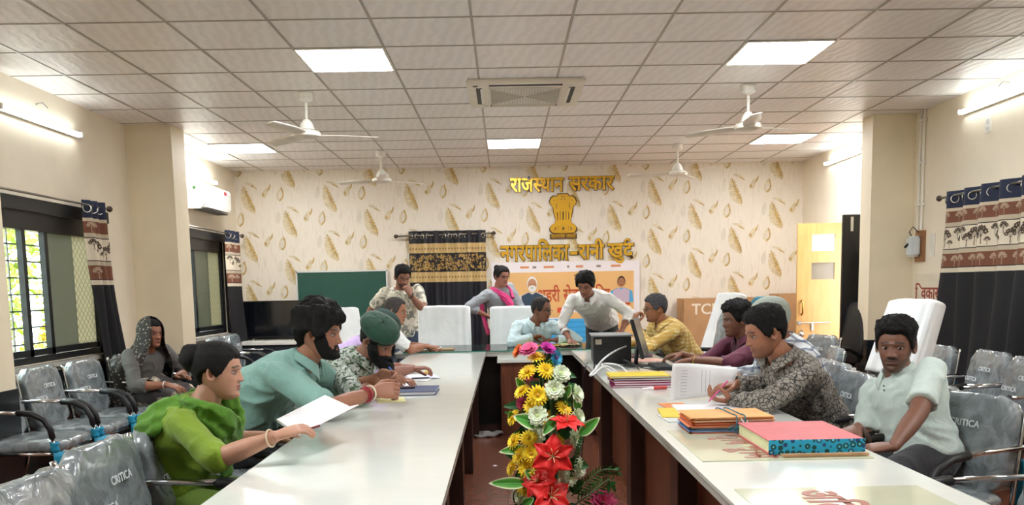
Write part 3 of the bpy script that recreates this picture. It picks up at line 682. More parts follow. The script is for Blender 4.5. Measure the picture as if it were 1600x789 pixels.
# banner
M_or = mat('banner_orange', '#e8b877', .5, var=.05, vs=1.5); M_wh = mat('banner_white', '#ebe4e6', .5, var=.02); M_bl = mat('banner_blue', '#3fa9e6', .5); M_txt = mat('banner_text', '#c4552e', .5)
bn = thing('event_banner', 'orange and white printed banner with two portraits below the gold lettering', 'banner', (.84, BY - .03, 1.17))
def pl(mb, x0, x1, z0, z1, y=0, mi=0): mb.add([(x0, y, z0), (x1, y, z0), (x1, y, z1), (x0, y, z1)], [(0, 1, 2, 3)], mi)
q = MB(); q.box((0, .006, -.02), (2.02, .008, 1.12)); q.build('sheet', M_wh, bn)
q = MB(); pl(q, -.95, .93, -.22, .40, -.001); q.add([(-.1, -.001, -.22), (.93, -.001, -.22), (.93, -.001, -.52), (.55, -.001, -.50), (.3, -.001, -.34)], [(0, 1, 2, 3, 4)]); q.build('orange_field', M_or, bn)
q = MB(); pl(q, -.40, .40, -.56, -.24, -.002); q.build('blue_picture', M_bl, bn); q2 = MB()
for k in range(4): pl(q2, -.40, .40, -.50 + k * .07, -.492 + k * .07, -.003)
q2.build('blue_picture_lines', mat('blue_line', '#2a86c0', .5), bn)
mb, w_ = words(['शहरी', ' ', 'सेवा', ' ', 'िशिवर'], .25, .0006, .02); q = MB(); q.merge(mb, Matrix.Translation((-.38, -.003, .0)) @ Matrix.Rotation(pi / 2, 4, 'X') @ Matrix.Diagonal((.98 / w_, 1, 1, 1))); q.build('title_lettering', M_txt, bn)
q = MB(); pl(q, -.12, .10, -.155, -.085, -.0035, 0); pl(q, .10, .50, -.155, -.085, -.0035, 1); q.build('date_strip', [mat('strip_red', '#d9552f', .5), M_wh], bn)
mb = text_mb('17.09.2025', .05, .0004); q = MB(); q.merge(mb, Matrix.Translation((.12, -.005, -.14)) @ Matrix.Rotation(pi / 2, 4, 'X')); q.build('date_lettering', mat('ink_blue', '#34406a', .5), bn)
q = MB()
for x, w_, mi in ((-.62, .12, 0), (-.45, .05, 1), (-.30, .14, 0), (.02, .03, 1), (.14, .10, 0), (.42, .06, 1), (.62, .13, 0)): q = MB(); pl(q, x, x + w_, .455, .485, -.002, mi); q.build('printed_mark', [mat('mark_orange', '#d28a5e', .5), mat('mark_grey', '#8b8378', .5)], bn)
q = MB()
def ell(mb, x, z, rx, rz, y, mi, n=18, a0=0, a1=2 * pi): mb.add([(x + rx * cos(a0 + (a1 - a0) * k / n), y, z + rz * sin(a0 + (a1 - a0) * k / n)) for k in range(n)], [tuple(range(n))], mi)
def portrait(x, z, s, cols, label, beard):
    mb = MB(); nm = []
    mb.add([(x - .22 * s, -.004, z - .26 * s), (x + .22 * s, -.004, z - .26 * s), (x + .20 * s, -.004, z - .06 * s), (x + .07 * s, -.004, z + .0 * s), (x - .07 * s, -.004, z + .0 * s), (x - .20 * s, -.004, z - .06 * s)], [(0, 1, 2, 3, 4, 5)], 0)
    mb.add([(x - .14 * s, -.005, z - .26 * s), (x + .14 * s, -.005, z - .26 * s), (x + .15 * s, -.005, z - .05 * s), (x + .05 * s, -.005, z + .0 * s), (x, -.005, z - .03 * s), (x - .05 * s, -.005, z + .0 * s), (x - .15 * s, -.005, z - .05 * s)], [(0, 1, 2, 3, 4, 5, 6)], 1)
    ell(mb, x, z + .115 * s, .072 * s, .10 * s, -.0055, 3); ell(mb, x, z + .10 * s, .062 * s, .085 * s, -.006, 2)
    if beard: ell(mb, x, z + .05 * s, .055 * s, .045 * s, -.0065, 3)
    for sx in (-1, 1): ell(mb, x + sx * .024 * s, z + .11 * s, .012 * s, .005 * s, -.007, 4, 8)
    ell(mb, x, z + .06 * s, .02 * s, .005 * s, -.007, 4, 8)
    o = mb.build('portrait', [mat(label + str(i), c, .5, var=.02) for i, c in enumerate(cols)], bn); o['label'] = label
    pq = MB(); pl(pq, x - .16 * s, x + .16 * s, z - .31 * s, z - .27 * s, -.006); pq.build('name_strip', M_txt, o)
portrait(-.46, .13, 1.0, ['#d9d4cc', '#33475c', '#c08a68', '#e9e6e0', '#4a3328'], 'printed portrait of a white bearded man in a dark vest', True)
portrait(.76, .17, .75, ['#55a8d8', '#c7b4c6', '#a8714e', '#241c1a', '#33221c'], 'printed portrait of a dark haired man in pale blue', False)
q = MB(); ell(q, .13, .35, .018, .012, -.002, 0, 10); pl(q, .122, .138, .30, .335, -.002); pl(q, .115, .145, .288, .298, -.002); q.build('small_crest', mat('crest_brown', '#8a5a30', .5), bn)
# tv on a white topped cabinet in the left corner
tv = thing('television', 'black flat television on the white topped cabinet in the far left corner', 'television', (-3.08, BY - .30, .735))
q = MB(); q.box((0, 0, .27), (.86, .035, .50), bev=.006); q.build('frame', mat('tv_black', '#0c0d10', .3, var=0), tv)
q = MB(); q.box((0, -.019, .28), (.83, .002, .46)); q.build('screen', mat('tv_screen', '#0a0d12', .12, var=0, coat=.5), tv)
for s in (-1, 1):
    q = MB(); q.tube([(s * .28, 0, .03), (s * .28, -.08, .006)], .008, 6); q.tube([(s * .28, 0, .03), (s * .28, .08, .006)], .008, 6); q.build('foot', M_steel, tv, True)
cb = thing('cabinet', 'white topped dark cabinet carrying the television', 'cabinet', (-3.05, BY - .30, 0))
q = MB(); q.box((0, 0, .705), (1.06, .50, .05), bev=.004); q.build('cabinet_top', M_whitepl, cb)
q = MB(); q.box((0, .01, .34), (1.0, .45, .68)); q.build('body', mat('cabinet_dark', '#1a2028', .5), cb)
for s in (-1, 1):
    q = MB(); q.box((s * .25, -.225, .34), (.48, .02, .62), bev=.004); d_ = q.build('cabinet_door', mat('cabinet_door_dark', '#1f2630', .45), cb); q = MB(); q.tube([(s * .05, -.245, .36), (s * .05, -.245, .48)], .006, 8); q.build('handle', M_steel, d_, True)
# cartons by the back wall at right
M_card = mat('cardboard', '#b98e63', .8, var=.08, vs=6); M_cardd = mat('cardboard_dark', '#96704c', .8, var=.1)
def carton(x, w_, h, label, txt=None, z0=0, dp=.3, y=BY - .2):
    t_ = thing('carton', label, 'carton', (x, y, z0), 0, 'cardboard cartons by the back wall'); q = MB(); q.box((0, 0, h / 2), (w_, dp, h), bev=.005); q.build('box', M_card, t_)
    q = MB(); q.box((0, 0, h + .0005), (w_ - .01, .05, .001)); q.box((-w_ / 2 + .02, -dp / 2 - .001, h / 2), (.03, .001, h - .02)); q.build('tape', M_cardd, t_)
    if txt: 
        mb = text_mb(txt, .20, .001, .02); q = MB(); q.merge(mb, Matrix.Translation((-w_ / 2 + .14, -dp / 2 - .003, h - .21)) @ Matrix.Rotation(pi / 2, 4, 'X')); q.build('print', mat('carton_print', '#e6d8c4', .7), t_)
carton(2.98, 1.25, 1.18, 'large television carton printed TCL by the back wall', 'TCL'); carton(3.83, .42, 1.22, 'narrow tall brown carton right of the large television carton by the door')

# ------------------------------------------------------------------ tables
M_top = mat('white_laminate', '#dfe3dc', .14, var=.02, coat=.3); M_edge = mat('table_edge', '#b9b7ae', .4)
m, t = pmat('brown_wood', .35); co = t.co('Object', (8, 8, .8)); n = t.noise(co, 3, 6, .6, .5)
t.l(t.ramp(n, [(.3, srgb('#4a291c')), (.55, srgb('#6b3e2a')), (.8, srgb('#825036'))]).outputs[0], t.b.inputs['Base Color']); M_wood = m
M_wood2 = mat('dark_post_wood', '#35201a', .35, var=.3, vs=10)
TZ = .75
def table(name, label, x0, x1, y0, y1, inner, posts):
    t_ = thing(name, label, 'table', ((x0 + x1) / 2, (y0 + y1) / 2, 0)); cx, cy = t_.location.x, t_.location.y
    q = MB(); q.box((0, 0, TZ - .006), (x1 - x0, y1 - y0, .012), 0); q.box((0, 0, TZ - .026), (x1 - x0 - .006, y1 - y0 - .006, .028), 1); q.build('tabletop', [M_top, M_edge], t_)
    xi = (x1 - .16 if inner > 0 else x0 + .16) - cx
    q = MB(); q.box((xi, 0, .40), (.025, y1 - y0 - .1, .64)); q.build('modesty_panel', M_wood, t_)
    for py in posts:
        q = MB(); q.box((xi + inner * .05, py - cy, .355), (.09, .17, .71), bev=.003); q.build('post', M_wood2, t_)
        q = MB(); q.box((-xi, py - cy, .355), (.06, .17, .71), bev=.003); q.build('post', M_wood2, t_)
    return t_
table('conference_table', 'long white topped conference table on the left of the aisle', -.92, -.195, 1.55, 8.38, 1, (2.2, 3.6, 4.95, 6.34, 7.9))
table('conference_table', 'long white topped conference table on the right of the aisle', .645, 1.345, 1.55, 8.38, -1, (2.2, 3.6, 4.95, 6.45, 7.9))
t_ = thing('head_table', 'white topped head table with dark front across the end of the aisle', 'table', (.22, 8.83, 0))
q = MB(); q.box((0, 0, TZ - .006), (2.62, .86, .012)); q.box((0, 0, TZ - .03), (2.60, .85, .035), 1); q.build('tabletop', [M_top, M_edge], t_)
q = MB(); q.box((0, -.22, .355), (2.4, .025, .71)); q.build('front_panel', mat('dark_panel', '#1c1513', .4, var=.3), t_)
for s in (-1.2, 1.2):
    q = MB(); q.box((s, .08, .355), (.03, .60, .71)); q.build('side_panel', M_wood2, t_)
m, t = pmat('green_glass_edge', .05); t.b.inputs['Base Color'].default_value = (.02, .16, .12, 1); M_gedge = m
q = MB(); q.box((0, 0, 0), (2.45, .95, .009)); o = q.build('glass_sheet', [thin('green_glass', '#b4d4c6', .95, .03, '#c6dcd2', gl=.25), M_gedge], loc=(.22, 8.86, TZ + .0065))
for p in o.data.polygons:
    if abs(p.normal.z) < .5: p.material_index = 1
tag(o, 'green tinted glass sheet lying on the head table', 'glass sheet')
o = thing('pedestal', 'small brown pedestal with white top standing in front of the head table behind the flowers', 'pedestal', (.18, 8.10, 0))
q = MB(); q.box((0, 0, .34), (.46, .36, .68)); q.build('body', M_wood, o); q = MB(); q.box((0, 0, .70), (.52, .42, .04), bev=.004); q.build('pedestal_top', M_top, o)
# glass plates with red lettering on the right table
M_plate = mat('plate_under_paper', '#cfd2b8', .1, var=.03, coat=.4); M_redt = mat('red_letters', '#9c5f4e', .5)
def plate(x0, x1, y0, y1, parts, tx, ty, size, length, label):
    t_ = thing('table_mat', label, 'mat', ((x0 + x1) / 2, (y0 + y1) / 2, TZ)); q = MB(); q.box((0, 0, .002), (x1 - x0, y1 - y0, .004), bev=.001); q.build('sheet', M_plate, t_)
    mb, w_ = words(parts, size, .0004, .03); q = MB(); k = length / w_
    q.merge(mb, Matrix.Translation((tx - t_.location.x, ty - t_.location.y, .0047)) @ Matrix.Rotation(-pi / 2, 4, 'Z') @ Matrix.Diagonal((k, 1, 1, 1))); q.build('red_lettering', M_redt, t_)
plate(.69, 1.30, 2.98, 3.64, ['कृ', 'िष', ' ', 'भू', 'िम'], .86, 3.50, .17, .49, 'cream mat with red Hindi lettering under the stack of files on the right table')
plate(.69, 1.25, 1.98, 2.56, ['अ', 'ित'], .86, 2.52, .17, .24, 'cream mat with red Hindi lettering nearest the camera on the right table')

# ------------------------------------------------------------------ chairs
M_chrome = mat('chrome', '#c9c9c9', .15, 1, var=0); M_pad = mat('black_rubber', '#141518', .5, var=.1); M_slate = mat('slate_fabric', '#3b4147', .55, var=.25, vs=10)
M_wrap = thin('plastic_wrap', '#d5dde0', .60, .15, '#a9b3b6', crinkle=.010, gl=.15); M_tie = mat('blue_plastic', '#1e93b8', .45, var=.15)
M_logo = mat('wrap_print', '#d9dee0', .5)
LOGO = text_mb('CRITICA', .055, .0004, .02)
def rbox(cx, cz_fn, n=0): pass
def cushion(mb, sx, sy, sz, M_, p=4, nu=20, nv=8, mi=0):
    """soft box: superellipsoid"""
    def sp(c, e): return math.copysign(abs(c) ** e, c)
    e = 2 / p
    mb.grid(lambda u, v: (sx * sp(cos((v - .5) * pi), e) * sp(cos(u * 2 * pi), e), sy * sp(cos((v - .5) * pi), e) * sp(sin(u * 2 * pi), e), sz * sp(sin((v - .5) * pi), 2 / 3)), nu, nv, mi, M_, closed=True)
def crumple(mb, amp, seed=0, sc=14):
    o_ = V((seed * 3.1, 0, 0)); mb.v = [tuple(V(p) + noise.noise_vector(V(p) * sc + o_) * amp) for p in mb.v]
def make_chair(label):
    t_ = thing('visitor_chair', label, 'chair', (0, 0, 0))
    Ms = TR((.0, 0, .44)); q = MB(); cushion(q, .235, .235, .035, Ms, 5); q.build('seat', M_slate, t_, True)
    Mb = TR((-.265, 0, .665), 0, 0, -.20); q = MB(); cushion(q, .032, .235, .19, Mb, 5, 24, 12); q.build('backrest', M_slate, t_, True)
    q = MB(); cushion(q, .252, .25, .045, Ms, 5, 48, 14); crumple(q, .012, 1); w1 = q.build('seat_wrap', M_wrap, t_, True)
    q = MB(); cushion(q, .046, .25, .212, Mb, 6, 48, 26); crumple(q, .012, 2); q.v = [(x, y, z + (.012 * noise.noise(V((y * 30, 1, 2))) if z > .84 else 0)) for x, y, z in q.v]; w2 = q.build('back_wrap', M_wrap, t_, True)
    q = MB()
    for yy, zz in ((-.02, .06), (-.17, -.02)): q.merge(LOGO, Mb @ Matrix.Translation((.056, yy - .04, zz)) @ Matrix.Rotation(pi / 2, 4, 'Z') @ Matrix.Rotation(pi / 2, 4, 'X') @ Matrix.Diagonal((.75, .75, 1, 1)))
    q.merge(LOGO, Mb @ Matrix.Translation((-.056, .12, .03)) @ Matrix.Rotation(-pi / 2, 4, 'Z') @ Matrix.Rotation(pi / 2, 4, 'X') @ Matrix.Diagonal((.75, .75, 1, 1)))
    q.build('wrap_print', M_logo, w2)
    for s in (-1, 1):
        q = MB(); fr = [(.27, s * .27, 0), (.245, s * .265, .30), (.225, s * .262, .50)]; q.tube(fr, .011, 8); q.build('leg', M_chrome, t_, True)
        arm = [(.225, s * .262, .50), (.215, s * .262, .56), (.18, s * .262, .62), (.11, s * .262, .655), (.02, s * .262, .665)]
        ar = [(.02, s * .262, .665), (-.15, s * .262, .67), (-.30, s * .262, .672)]
        q = MB(); q.tube(ar, .011, 8); a_ = q.build('arm_rail', M_chrome, t_, True); q = MB(); q.tube(arm, .019, 10); q.build('arm_pad', M_pad, t_, True)
        q = MB(); q.tube([(-.34, s * .25, 0), (-.24, s * .25, .40), (-.262, s * .25, .52), (-.31, s * .25, .84), (-.315, s * .25, .86)], .011, 8); q.build('leg', M_chrome, t_, True)
        q = MB(); q.tube([(-.25, s * .25, .405), (.24, s * .262, .405)], .010, 8); q.build('side_rail', M_chrome, t_, True)
    q = MB(); q.tube([(.22, -.26, .40), (.22, .26, .40)], .010, 8); q.tube([(-.24, -.25, .40), (-.24, .25, .40)], .010, 8); q.build('cross_rail', M_chrome, t_, True)
    R = random.Random(5)
    for (x, y) in ((.235, -.262), (.235, .262)):
        q = MB()
        q.grid(lambda u, v: (x + .024 * cos(u * 6.28) * (1 + .3 * sin(v * 9)), y + .024 * sin(u * 6.28), .42 + v * .06), 10, 4, closed=True)
        q.grid(lambda u, v: (x + .03 - .03 * v + (u - .5) * .06 + .01 * sin(v * 7), y + (u - .5) * .05 * (1 + sin(v * 5) * .3), .42 - v * .30), 3, 8); solid(q.build('plastic_tie', M_tie, t_, True), .002, 0)
    q = MB(); q.grid(lambda u, v: (-.29 + .0 * u - .02 * v, .23 + (u - .5) * .07, .62 - v * .22), 4, 6)
    o = q.build('plastic_tie', M_tie, t_, True); solid(o, .002, 0)
    return t_
ch0 = None
def chair(x, y, a, label, group):
    global ch0
    if ch0 is None: c_ = ch0 = make_chair(label)
    else: c_ = copy_tree(ch0)
    c_.location = (x, y, 0); c_.rotation_euler = (0, 0, a); c_['label'] = label; c_['group'] = group; return c_
GL, GM, GR, GS = 'plastic wrapped chairs along the left wall', 'plastic wrapped chairs at the left table', 'plastic wrapped chairs along the right wall', 'plastic wrapped chairs at the right table'
chair(-3.03, 5.50, 0, 'plastic wrapped chair by the left wall, nearest the camera in that row', GL)
chair(-3.03, 6.08, .02, 'plastic wrapped chair by the left wall, second from the camera in that row', GL)
chair(-3.01, 6.67, -.02, 'plastic wrapped chair by the left wall, third from the camera beside the curtain', GL)
chair(-2.95, 7.30, -.25, 'plastic wrapped chair the veiled woman sits on', GL)
chair(-3.0, 9.75, 0, 'plastic wrapped chair under the far left window next to the column', GL)
chair(-3.0, 10.35, .05, 'plastic wrapped chair under the far left window nearest the television', GL)
chair(-1.06, 2.35, .0, 'empty plastic wrapped chair at the left table at the lower left edge of the photo', GM)
chair(-1.12, 2.92, .0, 'empty plastic wrapped chair at the left table, next one in front of the nearest', GM)
chair(-1.12, 3.46, .03, 'plastic wrapped chair the woman in green sits on', GM)
chair(-1.30, 4.45, 0, 'plastic wrapped chair the man in the teal shirt sits on', GM)
chair(-1.18, 5.25, 0, 'plastic wrapped chair the man in the green beret sits on', GM)
chair(-1.22, 6.1, 0, 'plastic wrapped chair the man in lavender sits on', GM)
chair(-1.35, 8.05, .1, 'plastic wrapped chair of the grey haired man in white', GM)
chair(1.80, 3.66, pi + .35, 'plastic wrapped chair the young man in the pale polo sits on', GS)
chair(1.66, 4.72, pi, 'plastic wrapped chair the man in the patterned grey shirt sits on', GS)
chair(1.78, 5.35, pi, 'plastic wrapped chair of the man in the plaid shirt', GS)
chair(1.80, 4.14, pi, 'empty plastic wrapped chair between the patterned shirt and the pale polo', GS)
chair(1.60, 2.72, pi, 'plastic wrapped chair at the lower right edge of which one black arm shows', GS)
chair(3.02, 5.30, pi + .02, 'plastic wrapped chair by the right wall, nearest the camera in that row', GR)
chair(3.10, 5.92, pi - .03, 'plastic wrapped chair by the right wall, second from the camera in that row', GR)
chair(3.05, 6.54, pi, 'plastic wrapped chair by the right wall, third from the camera in that row', GR)
chair(2.72, 8.0, pi + .25, 'plastic wrapped chair by the right column below the switch box', GR)
chair(2.25, 6.6, pi - .2, 'plastic wrapped chair behind the man in maroon', GR)
# draped office chairs
m, t = pmat('white_cover_cloth', .7); co = t.co(); n = t.noise(co, 5, 4); t.l(t.ramp(n, [(.3, srgb('#e6ebec')), (.7, srgb('#f2f5f5'))]).outputs[0], t.b.inputs['Base Color']); t.bump(t.noise(co, 9, 2), .02, .35); M_cloth = m
M_leather = mat('black_leather', '#15171b', .4, var=.15, bump=.003)
def office_chair(label, x, y, a, h=1.15, w_=.54, drape='full', tilt=-.10, top=.0):
    """local +X is forward"""
    t_ = thing('office_chair', label, 'chair', (x, y, 0), a, 'high backed office chairs'); 
    q = MB(); cushion(q, .25, .26, .055, TR((.02, 0, .47)), 5); q.build('seat', M_leather, t_, True)
    Lb = (h - .52) / 2; Mb = TR((-.27 + tilt * .5, 0, .52 + Lb), 0, 0, tilt * 1.3)
    q = MB(); cushion(q, .05, w_ / 2 - .02, Lb, Mb, 4, 28, 14); q.build('backrest', M_leather, t_, True)
    q = MB(); q.lathe([(.03, .08), (.03, .40)], seg=14); q.lathe([(.10, .38), (.16, .41)], seg=14); q.build('gas_column', M_steel, t_, True)
    for k in range(5):
        a_ = k * 2 * pi / 5; q = MB(); q.tube([(0, 0, .10), (.29 * cos(a_), .29 * sin(a_), .075)], [.025, .015], 8); L_ = q.build('base_spoke', M_leather, t_, True)
        q = MB(); q.tube([(.29 * cos(a_), .29 * sin(a_) - .012, .03), (.29 * cos(a_), .29 * sin(a_) + .012, .03)], .03, 12); q.build('castor', M_pad, L_, True)
    for s in (-1, 1):
        q = MB(); q.tube([(-.24, s * .28, .60), (-.10, s * .30, .69), (.10, s * .30, .70), (.20, s * .30, .64), (.16, s * .29, .50), (.0, s * .26, .45)], .024, 10); q.build('armrest', M_pad, t_, True)
    if drape:
        q = MB(); R = random.Random(int(x * 10)); z0 = {'full': -Lb * 1.0, 'towel': -Lb * .35, 'veil': -Lb * 1.0}[drape]
        sh = .012
        def fn(u, v):
            an = u * 2 * pi; c_, s_ = cos(an), sin(an); k = 1 if v > .25 else sqrt(max(0, 1 - (1 - v / .25) ** 2)) ** .6
            z = Lb + .02 - (Lb + .02 - z0) * max(0, v - .10) / .90 if v > .1 else Lb + .02
            if v < .25: z = Lb + .022 - .05 * (1 - k) * 0 - .03 * (v / .25) ** 2
            else: z = Lb - .008 + (z0 - Lb) * (v - .25) / .75
            e = .5; X = (.062 + .012 * v) * math.copysign(abs(c_) ** e, c_) * k; Y = (w_ / 2 + .005 + .012 * v) * math.copysign(abs(s_) ** e, s_) * k
            fo = .010 * v * sin(an * 9 + R.random() * 0) + .006 * v * sin(an * 17 + 2); nrm = V((c_ * 1.0, s_ * .4, 0))
            return V((X, Y, z)) + nrm * fo + V((0, 0, .012 * noise.noise(V((Y * 6, X * 6, z * 3)))))
        q.grid(fn, 96, 26, 0, Mb, closed=True); o = q.build({'full': 'cloth_cover', 'towel': 'towel', 'veil': 'cloth_cover'}[drape], M_cloth, t_, True); solid(o, .003, 1)
        if drape == 'full':
            q = MB(); q.grid(lambda u, v: (.27 * (1 - v * .05) - .52 * 0 + (-.27 + .54 * u), (v - .5) * .60, .535 + .01 * sin(u * 9) * sin(v * 8) - (.10 * max(0, abs(v - .5) - .44) / .06)), 14, 14, 0, TR((-.25, 0, 0))); 
            o = q.build('seat_cover', M_cloth, t_, True); solid(o, .003)
    return t_
office_chair('empty office chair with white cloth cover left of the standing woman in pink', -.70, 9.52, -pi / 2 - .02, 1.16, .58, 'full', -.06)
office_chair('office chair with white cover behind the seated man in pale blue', .14, 9.52, -pi / 2 + .05, 1.14, .58, 'full', -.06)
office_chair('office chair with white cover in front of the green board', -1.50, 9.15, -.6, 1.17, .52, 'full', -.10)
office_chair('white draped tall office chair in front of the television carton', 1.98, 9.2, pi + .25, 1.26, .50, 'full', -.24)
oc = office_chair('black office chair with clear plastic over its back behind the man in maroon', 1.74, 7.45, pi + .35, 1.16, .56, None, -.14)
q = MB(); Lb = .33; cushion(q, .085, .30, .36, TR((-.34, 0, .84), 0, 0, -.18), 4, 36, 18); crumple(q, .02, 3, 9); q.build('plastic_cover', M_wrap, oc, True)
office_chair('black office chair with white towel over its back behind the young man in the polo', 2.20, 5.45, pi + .30, 1.24, .42, 'towel', -.26)
o = office_chair('office chair with a teal cushioned back in front of the cartons', 2.62, 9.7, pi + .2, 1.17, .52, None, -.08)
q = MB(); cushion(q, .065, .25, .20, TR((-.32, 0, 1.02), 0, 0, -.1), 4, 28, 12); q.build('head_cover', mat('teal_cover', '#2f7286', .7), o, True)
office_chair('office chair with pale green cover at the far right by the cartons', 3.35, 8.9, pi + .1, 1.16, .54, None, -.08)

q = MB(); cushion(q, .17, .13, .15, TR((0, 0, .15)), 3, 40, 24); crumple(q, .05, 9, 7)
tag(remesh_bag(q) if False else q.build('jacket', mat('dark_jacket', '#101416', .85, var=.3), smooth=True, loc=(3.02, 6.62, .50)), 'dark crumpled jacket lying on a chair below the tree print curtain', 'jacket')
# ------------------------------------------------------------------ people: helpers
def fabric(name, col, var=.05, vs=6, rough=.8, bump=.004):
    m, t = pmat(name, rough); c = srgb(col); co = t.co(); n = t.noise(co, vs, 3)
    t.l(t.ramp(n, [(.3, tuple(x * (1 - var) for x in c)), (.7, tuple(min(1, x * (1 + var)) for x in c))]).outputs[0], t.b.inputs['Base Color'])
    t.bump(t.noise(co, 14, 4, .55, 1.0), .02, .35); t.b.inputs['Sheen Weight'].default_value = .15; return m
def camo(name, base, cols, sc=26, thr=.52, dist=1.2):
    m, t = pmat(name, .85); co = t.co(); o = srgb(base)
    for k, (c, th) in enumerate(cols):
        mp = t.n('ShaderNodeMapping'); mp.inputs['Location'].default_value = (k * 3.7, k * 1.9, 0); t.l(co, mp.inputs[0])
        n = t.noise(mp.outputs[0], sc, 2, .5, dist); r = t.ramp(n, [(th - .01, (0, 0, 0)), (th + .01, (1, 1, 1))]); o = t.mix(r.outputs[0], o, srgb(c))
    t.l(o, t.b.inputs['Base Color']); t.bump(t.noise(co, 14, 4), .02, .3); return m
def crackle(name, base, line, sc=45, w=.09):
    m, t = pmat(name, .85); co = t.co(); nz = t.n('ShaderNodeTexNoise'); nz.inputs['Scale'].default_value = 20; t.l(co, nz.inputs['Vector'])
    mx = t.n('ShaderNodeMix', data_type='VECTOR', i0=.04); t.l(co, mx.inputs[4]); t.l(nz.outputs[1], mx.inputs[5])
    v = t.n('ShaderNodeTexVoronoi', feature='DISTANCE_TO_EDGE'); v.inputs['Scale'].default_value = sc; t.l(mx.outputs[1], v.inputs['Vector'])
    r = t.ramp(v.outputs[0], [(w * .5, srgb(line)), (w, srgb(base))]); n2 = t.noise(co, 18, 3); r2 = t.ramp(n2, [(.4, (.6, .6, .6)), (.6, (1, 1, 1))])
    t.l(t.mix(1, r.outputs[0], r2.outputs[0], 'MULTIPLY'), t.b.inputs['Base Color']); return m
def checks(name, base, a, b, size=.028, w1=.5, w2=.5, rot=0, ax=(1, 2)):
    """woven check; stripes along two object axes"""
    m, t = pmat(name, .8); co = t.co(); mp = t.n('ShaderNodeMapping'); mp.inputs['Rotation'].default_value = (0, rot, 0); t.l(co, mp.inputs[0])
    sep = t.n('ShaderNodeSeparateXYZ'); t.l(mp.outputs[0], sep.inputs[0]); o = srgb(base)
    nz = t.mth('MULTIPLY', t.noise(co, 7, 2), .05)
    for k, axis in enumerate(ax):
        s = t.mth('ADD', sep.outputs[axis], nz); fr = t.mth('FRACT', t.mth('DIVIDE', s, size)); lt = t.mth('LESS_THAN', fr, (w1, w2)[k]); f = t.mth('MULTIPLY', lt, .65)
        o = t.mix(f, o, srgb((a, b)[k]))
    t.l(o, t.b.inputs['Base Color']); t.bump(t.noise(co, 14, 4), .02, .3); return m
def skin_mat(name):
    if name in MATS: return MATS[name]
    m, t = pmat(name, .5); a = t.n('ShaderNodeAttribute', attribute_name='tint'); co = t.co(); n = t.noise(co, 35, 4)
    r = t.ramp(n, [(.3, (.92, .91, .9)), (.7, (1, 1, 1))]); t.l(t.mix(1, a.outputs[0], r.outputs[0], 'MULTIPLY'), t.b.inputs['Base Color'])
    t.b.inputs['Subsurface Weight'].default_value = .08; t.b.inputs['Subsurface Scale'].default_value = .008; t.bump(t.noise(co, 120, 3), .001, .3); return m
M_skin = skin_mat('skin')
M_eye = mat('eye_white', '#a89c94', .25, var=0); M_iris = mat('iris', '#1c120c', .15, var=0)
M_hair = {}
def hair_mat(col, grey=None):
    k = 'hair_' + col + (grey or '')
    if k in M_hair: return M_hair[k]
    m, t = pmat(k.replace('#', ''), .75, Specular_IOR_Level=.25); co = t.co(); c = srgb(col); n = t.noise(co, 240 if grey else 70, 4, .6, .4); g = srgb(grey) if grey else tuple(x * 1.5 + .004 for x in c)
    t.l(t.ramp(n, [(.40, c), (.80, g)]).outputs[0], t.b.inputs['Base Color']); t.bump(n, .003, .5); M_hair[k] = m; return m
def remesh(mb, vox, smooth=4, seed=None, wr=0, wsc=9, stretch=(1, 1, 1)):
    """fuse overlapping closed shapes into one continuous surface"""
    me = bpy.data.meshes.new('x'); me.from_pydata(mb.v, [], mb.f); o = bpy.data.objects.new('x', me); COL.objects.link(o)
    r = o.modifiers.new('r', 'REMESH'); r.mode = 'VOXEL'; r.voxel_size = vox
    s = o.modifiers.new('s', 'SMOOTH'); s.iterations = smooth; s.factor = .5
    dg = bpy.context.evaluated_depsgraph_get(); me2 = bpy.data.meshes.new_from_object(o.evaluated_get(dg))
    out = MB(); n = len(me2.vertices)
    co = np.empty(n * 3); me2.vertices.foreach_get('co', co); co = co.reshape(-1, 3)
    if wr:
        no = np.empty(n * 3); me2.vertex_normals.foreach_get('vector', no); no = no.reshape(-1, 3)
        for i in range(n):
            p = V(co[i]); q = V((p.x * stretch[0], p.y * stretch[1], p.z * stretch[2])) * wsc + V((seed or 0, 0, 0))
            a = noise.noise(q + noise.noise_vector(q * .6) * .8); d = (abs(a) ** .7) * -1.0 + .25   # creases
            co[i] += no[i] * wr * d
    out.v = [tuple(c) for c in co]; out.f = [tuple(p.vertices) for p in me2.polygons]; out.m = [0] * len(out.f)
    bpy.data.objects.remove(o); bpy.data.meshes.remove(me); bpy.data.meshes.remove(me2); return out
def limb(mb, pts, rs, seg=14, sub=4, flat=1, axis=None):
    """tapered limb with rounded ends through joints"""
    P = [V(p) for p in pts]; out = []; R = []
    for i in range(len(P) - 1):
        for k in range(sub): t_ = k / sub; out.append(P[i].lerp(P[i + 1], t_)); e = t_ * t_ * (3 - 2 * t_); R.append(rs[i] * (1 - e) + rs[i + 1] * e)
    out.append(P[-1]); R.append(rs[-1])
    d0 = (out[0] - out[1]).normalized(); d1 = (out[-1] - out[-2]).normalized()
    pre = [(out[0] + d0 * R[0] * s, R[0] * sqrt(1 - s * s)) for s in (.97, .85, .55)]; post = [(out[-1] + d1 * R[-1] * s, R[-1] * sqrt(1 - s * s)) for s in (.55, .85, .97)]
    out = [p for p, _ in pre] + out + [p for p, _ in post]; R = [r for _, r in pre] + R + [r for _, r in post]
    mb.tube(out, R, seg); return mb
